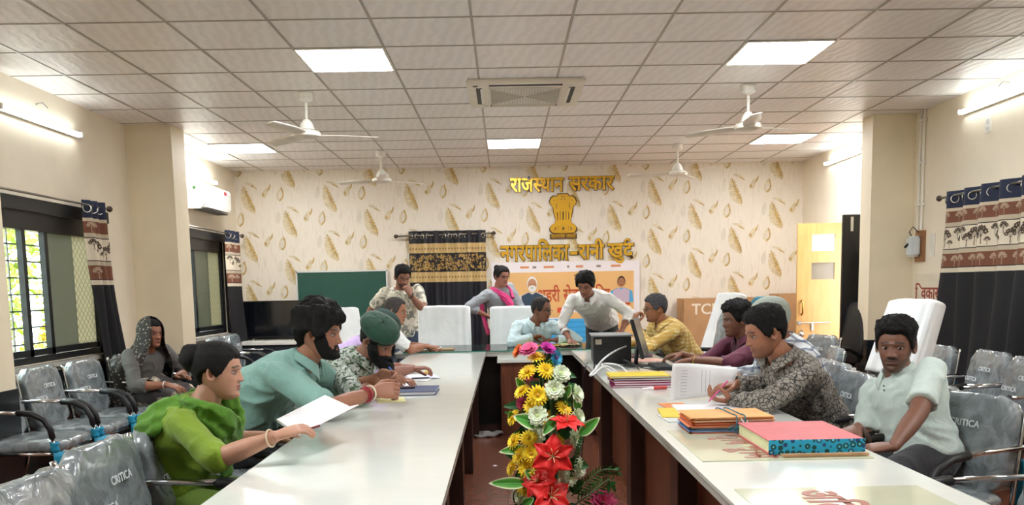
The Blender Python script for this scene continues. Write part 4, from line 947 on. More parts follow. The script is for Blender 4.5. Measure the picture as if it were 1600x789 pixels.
def sections(mb, secs, side, seg=24):
    """closed loft; each section = (centre, half width, half depth); width runs along side"""
    n = len(secs); C = [V(s[0]) for s in secs]; vs = []
    for i, (c, a, b) in enumerate(secs):
        T = (C[min(i + 1, n - 1)] - C[max(i - 1, 0)]).normalized(); A = (side - T * side.dot(T)).normalized(); B = T.cross(A)
        for k in range(seg):
            an = 2 * pi * k / seg; c_, s_ = cos(an), sin(an); e = .85
            vs.append(V(c) + A * (a * math.copysign(abs(c_) ** e, c_)) + B * (b * math.copysign(abs(s_) ** e, s_)))
    fs = [(i * seg + k, i * seg + (k + 1) % seg, (i + 1) * seg + (k + 1) % seg, (i + 1) * seg + k) for i in range(n - 1) for k in range(seg)]
    fs.append(tuple(range(seg))[::-1]); fs.append(tuple((n - 1) * seg + k for k in range(seg))); mb.add(vs, fs); return mb
def interp(tab, z):
    if z <= tab[0][0]: return tab[0][1:]
    for a, b in zip(tab, tab[1:]):
        if z <= b[0]:
            t_ = (z - a[0]) / (b[0] - a[0]); return tuple(p + (q - p) * t_ for p, q in zip(a[1:], b[1:]))
    return tab[-1][1:]
HT = [(-.118, .052, .030, .004), (-.114, .066, .012, .022), (-.105, .078, -.012, .036), (-.092, .084, -.030, .047), (-.075, .0845, -.048, .055), (-.055, .086, -.066, .062), (-.03, .087, -.083, .068), (-.005, .088, -.094, .073),
      (.02, .091, -.100, .0755), (.045, .0885, -.101, .0755), (.07, .079, -.094, .071), (.09, .065, -.080, .061), (.105, .045, -.060, .046), (.114, .022, -.036, .026), (.118, -.002, -.012, .004)]
def sm(x): x = max(0, min(1, x)); return x * x * (3 - 2 * x)
def headpt(th, z, fx=None):
    """th=0 is the face; x to the side, y forward"""
    yf, yb, w_ = interp(HT, z); fx = fx or {}
    w_ *= 1 + (fx.get('jaw', 1) - 1) * sm(-z / .08)
    mid = (yf + yb) / 2 - .004; x = w_ * math.copysign(abs(sin(th)) ** .92, sin(th)); c_ = cos(th)
    y = mid + ((yf - mid) if c_ > 0 else (mid - yb)) * math.copysign(abs(c_) ** .95, c_); ax = abs(x)
    if y > 0 or c_ > 0:
        g = 0
        if -.046 < z < .026:
            t_ = (.020 - z) / .052; prof = max(0, min(1, t_)) ** 1.3 if z > -.034 else sm((z + .046) / .012)
            g = .024 * fx.get('nose', 1) * prof * exp(-(x / (.0085 + .004 * max(0, t_))) ** 2)
        y += g + .008 * exp(-((ax - .014) / .006) ** 2 - ((z + .033) / .007) ** 2)
        y -= .011 * exp(-((ax - .031) / .016) ** 2 - ((z - .001) / .010) ** 2)
        y += .005 * exp(-((z - .021) / .007) ** 2) * exp(-(x / .045) ** 4)
        y += .004 * exp(-((ax - .042) / .016) ** 2 - ((z + .028) / .014) ** 2)
        y += .0075 * exp(-(x / .021) ** 2) * exp(-((z + .0565) / .0045) ** 2) + .008 * exp(-(x / .019) ** 2) * exp(-((z + .068) / .005) ** 2) - .003 * exp(-(x / .024) ** 2) * exp(-((z + .062) / .002) ** 2)
        y -= .004 * exp(-(x / .02) ** 2 - ((z + .080) / .005) ** 2)
        y += .006 * exp(-(x / .016) ** 2 - ((z + .100) / .011) ** 2)
    return V((x, y, z))
NU, NV = 104, 96
def th_of(u): t_ = (u - .5) * 2 * pi; return t_ - .42 * sin(t_)
def head_mesh(skin, st, s):
    """head grid with colours; st: brow, lips, stubble colour+amount, jaw, nose"""
    mb = MB(); cols = []; sk = V(srgb(skin)); brow = V(srgb(st.get('hair', '#14100e'))); lips = V(srgb(st.get('lips', '#7d4238'))); stub = V(srgb(st.get('stubble_col', '#1c1613')))
    sa = st.get('stubble', 0); mo = st.get('moustache', 0); wht = V((1, .25, .15))
    for j in range(NV + 1):
        z = -.118 + .236 * j / NV
        for i in range(NU):
            th = th_of(i / NU); p = headpt(th, z, st); x, y = p.x, p.y; ax = abs(x); c = sk.copy()
            if y > .02:
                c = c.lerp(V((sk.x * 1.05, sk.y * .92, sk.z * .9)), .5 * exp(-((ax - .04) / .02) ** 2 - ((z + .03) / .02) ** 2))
                c = c.lerp(sk * .62, .55 * exp(-((ax - .031) / .018) ** 2 - ((z + .006) / .011) ** 2))                     # darker around the eyes
                b = exp(-((z - (.0235 + .004 * sin(min(1, ax / .045) * pi) - .0)) / .0042) ** 4) * (1 if .013 < ax < .05 else exp(-((ax - .03) / .019) ** 8)); c = c.lerp(brow, min(1, .9 * b * st.get('brow', 1)))
                l = exp(-((ax) / .023) ** 6) * (exp(-((z + .0565) / .0045) ** 4) + exp(-((z + .068) / .0055) ** 4)); c = c.lerp(lips, min(1, l) * .8)
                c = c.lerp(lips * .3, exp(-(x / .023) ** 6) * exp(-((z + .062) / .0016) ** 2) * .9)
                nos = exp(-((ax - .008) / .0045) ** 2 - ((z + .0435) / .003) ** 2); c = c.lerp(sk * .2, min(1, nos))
                lash = exp(-((z - (.0075 - 18 * (ax - .031) ** 2)) / .0016) ** 2) * exp(-((ax - .031) / .016) ** 6); c = c.lerp(V((.012, .008, .006)), lash * .9)
                if mo: c = c.lerp(stub, mo * exp(-(ax / .030) ** 6) * exp(-((z + .0485 + .10 * ax) / .0055) ** 4))
            if sa:
                zone = sm((-.045 - z + .35 * max(0, ax - .045)) / .015) * sm((y + .0) / .03); zone = max(zone, sm((y + .01) / .02) * sm((.055 - y) / .03) * sm((.012 - z) / .02))
                lipz = exp(-(ax / .024) ** 6) * exp(-((z + .062) / .011) ** 4); c = c.lerp(stub, sa * zone * (1 - lipz))
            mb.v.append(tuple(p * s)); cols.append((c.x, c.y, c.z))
    for j in range(NV):
        for i in range(NU): mb.f.append((j * NU + i, j * NU + (i + 1) % NU, (j + 1) * NU + (i + 1) % NU, (j + 1) * NU + i)); mb.m.append(0)
    mb.f.append(tuple(range(NU))[::-1]); mb.f.append(tuple(NV * NU + i for i in range(NU))); mb.m += [0, 0]
    for sx in (-1, 1):     # ears
        n0 = len(mb.v)
        def ear(u, v):
            a = u * 2 * pi; r = v; e = V((0, .016 * sin(a) * r * (1.1 if sin(a) > 0 else 1), .031 * cos(a) * r + (.004 if cos(a) > 0 else 0)))
            dep = .011 * sm((r - .15) / .5) * (1 - .5 * sm((r - .85) / .15)); out = V((sx * (.0705 + dep + .010 * (.5 - .5 * sin(a)) * r), -.006 - .002, -.004)); q = V((out.x, out.y + e.y, out.z + e.z)); return q * s
        mb.grid(ear, 20, 6, closed=True); mb.grid(lambda u, v: (lambda q: V((q.x - sx * (.006 + .012 * (1 - v)) * s, q.y * .98, q.z)))(ear(u, v)), 20, 6, closed=True)
        cols += [tuple(sk * .92)] * (len(mb.v) - n0)
        n0 = len(mb.v); ec = V((sx * .031, .0690, .0005)); R_ = .0125      # eyeball and iris
        mb.grid(lambda u, v: (ec + V((R_ * sin(v * pi) * cos(u * 2 * pi) * 1.05, R_ * cos(v * pi) * 1.0 * 1, R_ * sin(v * pi) * sin(u * 2 * pi) * .52))) * s, 16, 10, 1, closed=True)
        gz = st.get('gaze', 0) * .004
        mb.grid(lambda u, v: (ec + V((gz + .0064 * v * cos(u * 2 * pi), R_ + .0016 - .0016 * v * v, .0060 * v * sin(u * 2 * pi)))) * s, 16, 3, 2, closed=True)
        mb.grid(lambda u, v: (ec + V(((u - .5) * .030, .0075 + .0045 * sin(u * pi), .0058 + .0045 * v - .004 * (2 * u - 1) ** 2))) * s, 8, 2, 0)    # upper lid
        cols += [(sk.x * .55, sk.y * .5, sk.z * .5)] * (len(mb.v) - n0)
    return mb, cols
def shell(fn_t, s, st, up=0, seed=0, freq=60, amp=.3, push=.0, warp=None):
    """hair or beard: the head surface pushed out by a thickness fn_t(theta, z, p)"""
    mb = MB(); T = []
    for j in range(NV + 1):
        z = -.118 + .236 * j / NV
        for i in range(NU):
            th = th_of(i / NU); p = headpt(th, z, st); t_ = fn_t(abs(th), z, p, th); c = V((0, -.01, .02 if z > .02 else z * .9))
            n = (p - c).normalized(); n.z = n.z if z > .02 else n.z * .3
            k = 1 + amp * noise.noise(V((p.x * freq, p.y * freq, p.z * freq * .45 + seed))) + amp * .7 * noise.noise(V((p.x * freq * 2.6, p.y * freq * 2.6, p.z * freq + seed)))
            T.append(t_); q = p + n * (t_ * k if t_ > 0 else -.004) + n * (.0015 if t_ > 0 else 0)
            if warp: q = warp(q, t_)
            mb.v.append(tuple(q * s))
    for j in range(NV):
        for i in range(NU):
            f = (j * NU + i, j * NU + (i + 1) % NU, (j + 1) * NU + (i + 1) % NU, (j + 1) * NU + i)
            if max(T[k] for k in f) > 0: mb.f.append(f); mb.m.append(0)
    if T[-1] > 0: mb.f.append(tuple(NV * NU + i for i in range(NU))); mb.m.append(0)
    return mb
def hairline(front, side=.0, back=-.075, temple=.02):
    tab = [(0, front), (.45, front + .004), (.75, front - temple * .4), (1.0, front - .035), (1.15, side), (1.45, side - .02), (1.62, .012), (1.95, .0), (2.3, -.04), (3.2, back)]
    def zb(a): return interp(tab, a)[0]
    return zb
def hairfn(front=.066, side=0, back=-.072, top=.022, sides=.008, temple=.02, recede=0):
    zb = hairline(front, side, back, temple)
    def f(a, z, p, th):
        b = zb(a) + recede * max(0, 1 - abs(a - .55) / .45) * .02; d = z - b
        if d <= 0: return 0
        return sm(d / .012) * (sides + (top - sides) * sm((z - .035) / .06))
    return f
def beardfn(th_=.012, chin=.01, top=-.035, mous=True, cheek=.0):
    def f(a, z, p, t):
        if a > 1.55: return 0
        ax = abs(p.x); side = sm((a - .75) / .3); lim = -.044 - .02 * exp(-((a - .45) / .25) ** 2) * (1 - cheek) + side * .055
        if ax < .026: lim = -.046 if mous else -.075
        if z > lim: return 0
        if ax < .018 and -.070 < z < -.055: return 0
        return sm((lim - z) / .022) * (th_ + chin * sm((-.06 - z) / .04) * sm((1.2 - a) / .8)) * (.6 + .4 * sm((1.5 - a) / .2))
    return f
# hands -------------------------------------------------------------
def make_hand(curl, spread=.1, thumb=.5):
    """right hand, wrist at origin, fingers along +Y, palm facing -Z, thumb on -X"""
    mb = MB(); sections(mb, [((0, -.01, 0), .026, .019), ((0, .01, .0), .028, .017), ((-.001, .05, .001), .040, .0145), ((0, .085, 0), .041, .012), ((0, .094, -.001), .036, .009)], V((1, 0, 0)), 18)
    for k, (x, L, r) in enumerate(((-.030, .072, .0088), (-.010, .080, .0090), (.011, .075, .0086), (.030, .060, .0078))):
        p = V((x, .085, 0)); a = 0; pts = [p - V((0, .02, 0)), p.copy()]; sp = (k - 1.5) * -spread
        for q, fr in enumerate((.45, .31, .24)):
            a += curl * (.75, 1.1, .7)[q] * (1 + .08 * k); d = V((-sin(sp) * cos(a), cos(sp) * cos(a), -sin(a))); pts.append(pts[-1] + d * L * fr)
        limb(mb, pts, [r * .9, r * 1.05, r * 1.02, r * .92, r * .74], 10, 3)
    t0 = V((-.024, .018, -.006)); d1 = V((-.75, .62, -.35 * thumb)).normalized(); d2 = V((-.35, .85, -.55 * thumb)).normalized(); d3 = V((.0, .9, -.5 * thumb)).normalized()
    pts = [t0, t0 + d1 * .036, t0 + d1 * .036 + d2 * .032, t0 + d1 * .036 + d2 * .032 + d3 * .026]; limb(mb, pts, [.015, .0125, .0105, .0082], 10, 3)
    return remesh(mb, .0034, 2)
HANDS = {'relaxed': make_hand(.38), 'flat': make_hand(.10, .16), 'grip': make_hand(.95, .04, 1.0), 'pinch': make_hand(.62, .05, 1.3)}
def ik(A, T, l1, l2, hint):
    """two bone chain: elbow or knee position; returns joint and reached end"""
    d = T - A; L = d.length; m_ = (l1 + l2) * .995
    if L > m_: T = A + d * (m_ / L); d = T - A; L = m_
    e = d / L; a = (l1 * l1 - l2 * l2 + L * L) / (2 * L); h = sqrt(max(0, l1 * l1 - a * a)); hv = hint - e * hint.dot(e)
    if hv.length < 1e-4: hv = V((0, 0, -1))
    return A + e * a + hv.normalized() * h, T
def person(name_label, H, yaw, pitch, P, tyaw, arms, legs, skin='#9a6248', s=1.0, head=None, top=None, bottom=None, hair=None, beard=None, fat=1.0, group=None, roll=0, lean_side=0, extra=None, shoe='#2a2220', bw=1.0):
    """H: head centre, P: pelvis, both in the room. yaw/tyaw: degrees, 0 = towards +X, -90 = towards the camera.
    arms: {'L':(wrist, elbow hint, hand kind, palm dir, finger dir or None)...}; legs: 'sit' or 'stand'"""
    H = V(H); P = V(P); base = V((P.x, P.y, 0)); root = thing('person', name_label, 'person', base); off = -base
    fw = V((cos(RD(tyaw)), sin(RD(tyaw)), 0)); left = V((-fw.y, fw.x, 0)); up = V((0, 0, 1))
    hf = V((cos(RD(yaw)) * cos(RD(pitch)), sin(RD(yaw)) * cos(RD(pitch)), sin(RD(pitch)))); hx = hf.cross(up).normalized(); hu = hx.cross(hf)
    hx2 = hx * cos(RD(roll)) + hu * sin(RD(roll)); hu = hx2.cross(hf)
    HM = Matrix(((hx2.x, hf.x, hu.x, H.x), (hx2.y, hf.y, hu.y, H.y), (hx2.z, hf.z, hu.z, H.z), (0, 0, 0, 1)))
    N = H - hu * .100 * s - hf * .045 * s - up * .030 * s - fw * .012 * s          # neck base
    spine = N - P; sd = spine.normalized(); tl = spine.length
    chest = P.lerp(N, .62) - fw * .03 * s
    def sp(t_):
        a = P.lerp(chest, t_); b = chest.lerp(N, t_); return a.lerp(b, t_)
    side = (left - sd * left.dot(sd)).normalized(); f_ = fat
    TS = [(a_, b_ * (bw if a_ < .9 else 1), c_) for a_, b_, c_ in [(-.14, .12, .10), (-.06, .165, .125), (.04, .172, .128 * f_), (.16, .160, .118 * f_), (.32, .150, .112 * f_), (.48, .160, .113 * f_), (.64, .175, .115), (.76, .185, .108), (.86, .175, .095), (.92, .140, .082), (.96, .098, .072), (1.0, .068, .066)]]
    def tsec(grow, lo=-1, hi=2, sc=1.0): return [(sp(t_) if t_ >= 0 else P + sd * (t_ * tl), a * s * sc + grow, b * s * sc + grow) for t_, a, b in TS if lo <= t_ <= hi]
    body = MB(); sections(body, tsec(0), side)
    limb(body, [N - sd * .04, N + (H - N) * .25, H - hu * .05 * s - hf * .02 * s], [.066 * s, .058 * s, .055 * s], 16)
    J = {}
    for sgn, K in ((1, 'L'), (-1, 'R')):
        Sh = sp(.87) + side * sgn * .175 * s * bw; J['S' + K] = Sh
        if K in arms:
            wr, hint, kind, palm, fing = arms[K]; wr = V(wr); hz = hint[2]
            while True:
                E, Wr = ik(Sh + (wr - Sh).normalized() * .015, wr, .285 * s, .250 * s, V((hint[0], hint[1], hz))); X_ = E.lerp(Wr, .25)
                over = (-1.0 < X_.x < -.1 or .6 < X_.x < 1.42) and X_.y < 8.4 or (-1.2 < X_.x < 1.6 and 8.35 < X_.y < 9.3)
                if E.z > .80 or not over or hz > 1.5 or legs == 'stand': break
                hz += .1
        J['E' + K] = E; J['W' + K] = Wr
        limb(body, [Sh, E], [.056 * s, .042 * s], 14); limb(body, [E, E.lerp(Wr, .35), Wr], [.041 * s, .041 * s, .026 * s], 14)
        HP = P + side * sgn * .085 * s - up * .02 * s
        if legs == 'stand':
            An = V((P.x, P.y, 0)) + left * sgn * .11 * s + fw * (.05 if sgn > 0 else -.02) + up * .09; Kn, An = ik(HP, An, .44 * s, .43 * s, fw)
        else:
            K0 = HP + (fw * .41 + left * sgn * .07) * s + up * (-.02); An = V((K0.x, K0.y, 0)) + up * .09 + fw * (.02 if not isinstance(legs, (int, float)) else legs); Kn, An = ik(HP, An, .43 * s, .44 * s, fw + up)
        J['K' + K] = Kn; J['A' + K] = An; J['H' + K] = HP
        limb(body, [HP, Kn], [.088 * s, .058 * s], 14); limb(body, [Kn, Kn.lerp(An, .35), An], [.056 * s, .055 * s, .038 * s], 14)
        limb(body, [An - up * .03 - fw * .02, An - up * .045 + fw * .10, An - up * .055 + fw * .17], [.042, .036, .024], 12)
    rb = remesh(body, .011, 3)
    hd, cols = head_mesh(skin, head or {}, s); full = MB(); sk = srgb(skin)
    full.merge(rb); nb_ = len(full.v); full.merge(hd, HM); allc = [sk] * nb_ + cols
    for sgn, K in ((1, 'L'), (-1, 'R')):
        wr, hint, kind, palm, fing = arms[K]; Wr, E = J['W' + K], J['E' + K]
        d = (V(fing).normalized() if fing is not None else (Wr - E).normalized()); n_ = -V(palm); n_ = (n_ - d * n_.dot(d)).normalized(); x_ = d.cross(n_)
        hs = 1.0 * s; mx = -1 if K == 'L' else 1
        M_ = Matrix(((x_.x * mx, d.x, n_.x, Wr.x), (x_.y * mx, d.y, n_.y, Wr.y), (x_.z * mx, d.z, n_.z, Wr.z), (0, 0, 0, 1))) @ Matrix.Diagonal((hs, hs, hs, 1))
        hb = HANDS[kind]; n0 = len(full.v); full.merge(hb, M_)
        allc += [tuple(c * (.80 if False else 1) for c in sk)] * (len(full.v) - n0); J['HM' + K] = M_
    full.v = [tuple(V(p) + off) for p in full.v]
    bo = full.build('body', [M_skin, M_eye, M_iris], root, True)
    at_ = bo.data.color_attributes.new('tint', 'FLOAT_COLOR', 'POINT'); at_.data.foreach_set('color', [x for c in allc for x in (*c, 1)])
    OM = Matrix.Translation(off)
    def put(mb, nm, mt, par=root, smooth=True, M_=None):
        q = MB(); q.merge(mb, OM @ M_ if M_ is not None else OM); return q.build(nm, mt, par, smooth)
    ho = None
    if hair: ho = put(hair(s, head or {}), 'hair', hair_mat(*(head or {}).get('hairmat', ('#0b0908',))), M_=HM)
    if beard: put(beard(s, head or {}), 'beard', hair_mat(*(head or {}).get('beardmat', ('#0c0a09',))), M_=HM)
    # clothes
    if top:
        kind, mt = top['kind'], top['mat']; q = MB(); lo = top.get('lo', -.07); g = top.get('grow', .016)
        sections(q, [x for x in tsec(g, -.2 if lo < -.07 else -.07, 1.01)], side)
        if lo < -.1:
            sections(q, [(P + sd * 0, .175 * s + g, .135 * s * f_ + g), (P - up * .12 + fw * .0, .18 * s + g, .14 * s + g), (P + up * lo * 1.0, .19 * s + g, .15 * s + g)], side)
        for K in 'LR':
            S_, E, W_ = J['S' + K], J['E' + K], J['W' + K]
            if kind == 'short': fr = top.get('sleeve', .78); limb(q, [S_, S_.lerp(E, fr * .7)], [.067 * s, .064 * s]); q.tube([S_.lerp(E, .3), S_.lerp(E, fr)], [.062 * s, .062 * s + .004], 16)
            elif kind == 'mid': limb(q, [S_, E], [.067 * s, .058 * s]); q.tube([S_.lerp(E, .6), E.lerp(W_, .0)], [.060 * s, .058 * s], 16); q.tube([E - (E - W_).normalized() * -.0, E.lerp(W_, top.get('cuff', .25))], [.056 * s, .056 * s], 16)
            else:
                cu = top.get('cuff', .95); limb(q, [S_, E], [.067 * s, .056 * s]); limb(q, [E, E.lerp(W_, cu * .8)], [.055 * s, .044 * s]); q.tube([E, E.lerp(W_, cu)], [.050 * s, .040 * s + .002], 16)
        sh = remesh(q, .0105, 3, seed=H.x * 10, wr=top.get('wr', .018), wsc=top.get('wsc', 9), stretch=(1, 1, 1.5)); to = put(sh, top.get('name', 'shirt'), mt)
        for K in 'LR':    # cuffs
            if kind == 'long' and top.get('cuff', .95) < .99 or kind == 'long':
                S_, E, W_ = J['S' + K], J['E' + K], J['W' + K]; cu = top.get('cuff', .95); q = MB(); a, b = E.lerp(W_, cu - .14), E.lerp(W_, cu + .01); q.tube([a, b], [.043 * s + .004, .040 * s + .004], 18, cap=False); c_ = put(q, 'cuff', mt, to); solid(c_, .004)
        if top.get('collar', True):
            q = MB(); R0 = .060 * s; NT_ = (N - chest).normalized() * .45 + up * .55; NT_.normalize(); A = (side - NT_ * side.dot(NT_)).normalized(); B = A.cross(NT_); B = B if B.dot(fw) > 0 else -B; cN = N + NT_ * .012
            def cf(u, v):
                an = -pi * .88 + u * 2 * pi * .88; fr = abs(an) / (pi * .88); c_ = cos(pi - abs(an)); bk = cos(an)     # an=0 is the back
                d = A * sin(an) * R0 * 1.12 - B * cos(an) * R0 * 1.15
                if v < .35: w_ = v / .35; return cN + d * (1.0 + .0 * w_) + NT_ * (w_ * .030 - .030 * fr ** 3)
                w_ = (v - .35) / .65; return cN + d * (1.0 + .42 * w_) + NT_ * (.030 - .030 * fr ** 3 - w_ * (.038 + .035 * fr ** 4)) + B * (.012 * w_ * fr)
            q.grid(cf, 32, 8); c_ = put(q, 'collar', top.get('collar_mat', mt), to); solid(c_, .003, 0)
            pk = MB(); fx = (fw - sd * fw.dot(sd)).normalized(); fx = fx if fx.dot(fw) > 0 else -fx
            nb2 = top.get('buttons', 5)
            for k in range(nb2):
                t_ = .84 - k * (.16 if nb2 > 3 else .06); zz = interp([(a, c) for a, b, c in TS], t_)[0] * s + g + .004; cpt = sp(t_) + fx * zz
                ab = fx.orthogonal().normalized(); bb = fx.cross(ab); r_ = .005; pk.add([cpt + ab * r_ * cos(x) + bb * r_ * sin(x) for x in [i * pi / 4 for i in range(8)]] + [cpt + fx * .003], [(i, (i + 1) % 8, 8) for i in range(8)])
            if nb2: put(pk, 'button', top.get('button_mat', M_pad), to, False)
    if bottom is None: bottom = dict(mat=M_trou)
    if bottom:
        q = MB(); sections(q, [x for x in tsec(.009, -.2, .08)], side)
        for K in 'LR':
            limb(q, [J['H' + K], J['K' + K]], [.098 * s, .070 * s]); limb(q, [J['K' + K], J['A' + K].lerp(J['K' + K], .25)], [.069 * s, .058 * s]); q.tube([J['K' + K], J['A' + K].lerp(J['K' + K], .05)], [.064 * s, .060 * s], 16)
        if bottom.get('skirt'):
            for sg_ in (0,): sections(q, [(P, .18 * s, .15 * s), ((J['KL'] + J['KR']) / 2 * .5 + P * .5, .2 * s, .12 * s), ((J['KL'] + J['KR']) / 2, .19 * s, .09 * s)], side)
        put(remesh(q, .012, 3, seed=H.y, wr=.014), bottom.get('name', 'trousers'), bottom['mat'])
        for K in 'LR':
            An = J['A' + K]; q = MB(); limb(q, [An - up * .035 - fw * .03, An - up * .04 + fw * .09, An - up * .055 + fw * .18], [.050, .045, .030], 12); q.v = [(x, y, max(z, .004)) for x, y, z in q.v]; put(q, 'shoe', mat('shoe_' + shoe.strip('#'), shoe, .5))
    J.update(N=N, HM=HM, root=root, put=put, fw=fw, side=side, up=up, sp=sp, sd=sd, P=P, H=H, hf=hf, s=s, hair=ho, chest=chest); return J
def glasses(J, thick=.0018):
    q = MB(); M_ = J['HM']; s = J['s']
    for sx in (-1, 1):
        c_ = V((sx * .031, .099, -.001)); q.tube([(c_ + V((.022 * cos(a), -.003 * abs(cos(a)) * (1 if sx * cos(a) > 0 else 0), .016 * sin(a)))) * s for a in [i * 2 * pi / 20 for i in range(21)]], thick * s, 6, cap=False)
        q.tube([V((sx * .053, .095, .003)) * s, V((sx * .072, .06, .004)) * s, V((sx * .078, -.005, .0)) * s], thick * s, 6)
    q.tube([V((-.010, .101, .002)) * s, V((0, .103, .004)) * s, V((.010, .101, .002)) * s], thick * s, 6); J['put'](q, 'glasses', mat('spectacle_frame', '#2a2422', .3, .4, var=0), M_=M_)
def band(J, K, off, r, mt, nm, w_=.004, seg=20, tilt=.2):
    W_, E = J['W' + K], J['E' + K]; d = (W_ - E).normalized(); c_ = W_.lerp(E, off); A = d.orthogonal().normalized(); B = d.cross(A); q = MB()
    q.tube([c_ + A * r * cos(a) + B * r * sin(a) + d * tilt * r * cos(a) for a in [i * 2 * pi / seg for i in range(seg + 1)]], w_, 8, cap=False); return J['put'](q, nm, mt)
def pen(J, K, mt, label, dirv=(0, .3, .9)):
    M_ = J['HM' + K]; q = MB(); c_ = M_ @ V((-.035, .09, -.03)); d = V(dirv).normalized(); q.tube([c_ - d * .05, c_ + d * .085], .0045, 8); q.tube([c_ - d * .062, c_ - d * .05], [.001, .004], 8); return tag(q.build('pen', mt, smooth=40), label, 'pen')
# ------------------------------------------------------------------ the people
def short_hair(top=.022, sides=.008, front=.066, amp=.3, freq=60, back=-.07, seed=1, **k): return lambda s, st: shell(hairfn(front, top=top, sides=sides, back=back, **k), s, st, seed=seed, freq=freq, amp=amp)
M_jean = fabric('blue_denim', '#2b3a52'); M_trou = fabric('dark_trousers', '#26272c'); M_greyt = fabric('grey_trousers', '#55565a')
SEAT = .575
D = V((0, 0, -1))
# 1 young man in pale polo, right front
J = person('person in a pale mint polo shirt sitting at the right table, facing the camera', at(1399, 541, 3.88), -124, -3, (1.88, 3.80, SEAT), -158,
  {'R': (at(1340, 668, 3.72), (-.2, -.2, -1), 'relaxed', (.2, .2, -1), (-.8, -.3, -.3)), 'L': (at(1385, 720, 3.35), (.8, -.9, -.5), 'relaxed', (.2, .2, -1), (-.9, .25, -.1))}, 'sit', skin='#7c5442', s=1.0,
  head=dict(stubble=.5, moustache=.95, lips='#5e3834', jaw=.93, gaze=-.8), hair=short_hair(.028, .009, .060, .32, 80), top=dict(kind='short', mat=fabric('mint_polo', '#c3d3cd'), buttons=2, sleeve=.80, wr=.016))
M_polo = MATS['mint_polo']
# 2 man in patterned grey shirt
J = person('person in a grey crackle patterned shirt reading papers at the right table', at(1196, 520, 4.35), 186, -14, (1.72, 4.62, SEAT), 184,
  {'L': (at(1145, 627, 4.30), (.6, -.7, -.6), 'pinch', (-.2, .1, 1), (-1, .05, .15)), 'R': (at(1150, 600, 4.72), (.7, .6, -.6), 'relaxed', (0, 0, -1), (-1, -.1, -.1))}, 'sit', skin='#a06c52', s=1.05,
  head=dict(stubble=.30, moustache=.15, jaw=1.05, gaze=0), hair=short_hair(.026, .010, .062, .25, 50, seed=3), top=dict(kind='long', mat=crackle('crackle_shirt', '#9b948a', '#3b3a37', 42, .10), cuff=.96, wr=.018), fat=1.12)
tag(pen(J, 'L', mat('pink_pen', '#d9619a', .4, var=0), 'pink pen held by the person in the grey patterned shirt', (.5, .1, .5)))
# 3 man in plaid shirt behind him
J = person('person in a blue plaid shirt, mostly hidden behind the grey patterned shirt', at(1203, 502, 5.15), 184, -10, (1.98, 5.36, SEAT), 182,
  {'L': (V((1.42, 5.15, .80)), (.6, -.7, -.6), 'relaxed', D, None), 'R': (V((1.40, 5.50, .80)), (.7, .6, -.6), 'relaxed', D, None)}, 'sit', skin='#8d5c47', s=1.05,
  head=dict(stubble=.2), hair=short_hair(.016, .010, .062), top=dict(kind='long', mat=checks('blue_plaid', '#d9dde0', '#34486b', '#3c5070', .05, .3, .3), wr=.016))
q = MB(); q.merge(shell(hairfn(.045, side=.03, back=.02, top=.026, sides=.020), J['s'], {}, amp=.05)); J['put'](q, 'cap', mat('cap_grey_green', '#9ba59a', .8), M_=J['HM'])
# 4 man in maroon shirt
J = person('person in a maroon shirt typing on the keyboard at the right table', at(1150, 500, 6.5), 192, -4, (2.10, 6.62, SEAT), 190,
  {'L': (at(1082, 562, 6.25), (.4, -.7, -.8), 'relaxed', D, (-1, .1, -.12)), 'R': (at(1064, 553, 6.62), (.4, .7, -.8), 'relaxed', D, (-1, 0, -.15))}, 'sit', skin='#7a503c', s=1.06,
  head=dict(stubble=.12, moustache=.1, jaw=.95), hair=short_hair(.034, .014, .060, .4, 60, seed=5), top=dict(kind='mid', mat=fabric('maroon_shirt', '#5a2038'), cuff=.22, wr=.016))
band(J, 'L', .03, .031, mat('wrist_thread', '#c9a13a', .6), 'bracelet', .003)
# 5 man in yellow check shirt, hand to the face
Hc = at(1024, 482, 8.15); J = person('person in a yellow checked shirt resting the face on one hand', Hc, 186, -6, (1.78, 8.32, SEAT + .03), 194,
  {'L': (Hc + V((-.22, -.10, -.14)), (-.2, -.5, -1), 'grip', (.9, .3, .1), (.25, .1, 1)), 'R': (V((1.18, 8.50, .79)), (.3, .6, -.6), 'relaxed', D, (-1, -.1, 0))}, 'sit', skin='#93603f', s=1.08,
  head=dict(hair='#3a3533', stubble=.15, stubble_col='#57504a', hairmat=('#17171a', '#77767a')), hair=short_hair(.016, .011, .064, .2, 60), top=dict(kind='long', mat=checks('yellow_check', '#e3d29b', '#b98a27', '#c79a35', .036, .5, .5), cuff=.93, wr=.018), fat=1.1)
glasses(J)
# 6 leaning man in white shirt
J = person('person in a white shirt leaning over the head table on one straight arm', at(915, 446, 8.95), -112, -22, (1.10, 9.72, .98), -102,
  {'R': (at(891, 531, 8.95), (-.5, .5, -.2), 'flat', D, (.1, -1, -.25)), 'L': (at(972, 515, 8.95), (.8, .4, -.2), 'relaxed', D, (-.3, -.8, -.3))}, 'stand', skin='#8c5d48', s=1.04,
  head=dict(jaw=.95, stubble=.1), hair=short_hair(.034, .020, .052, .28, 45, back=-.085, seed=8), top=dict(kind='long', mat=fabric('white_shirt', '#dfdfdc'), cuff=.55, wr=.020), bottom=dict(mat=M_trou))
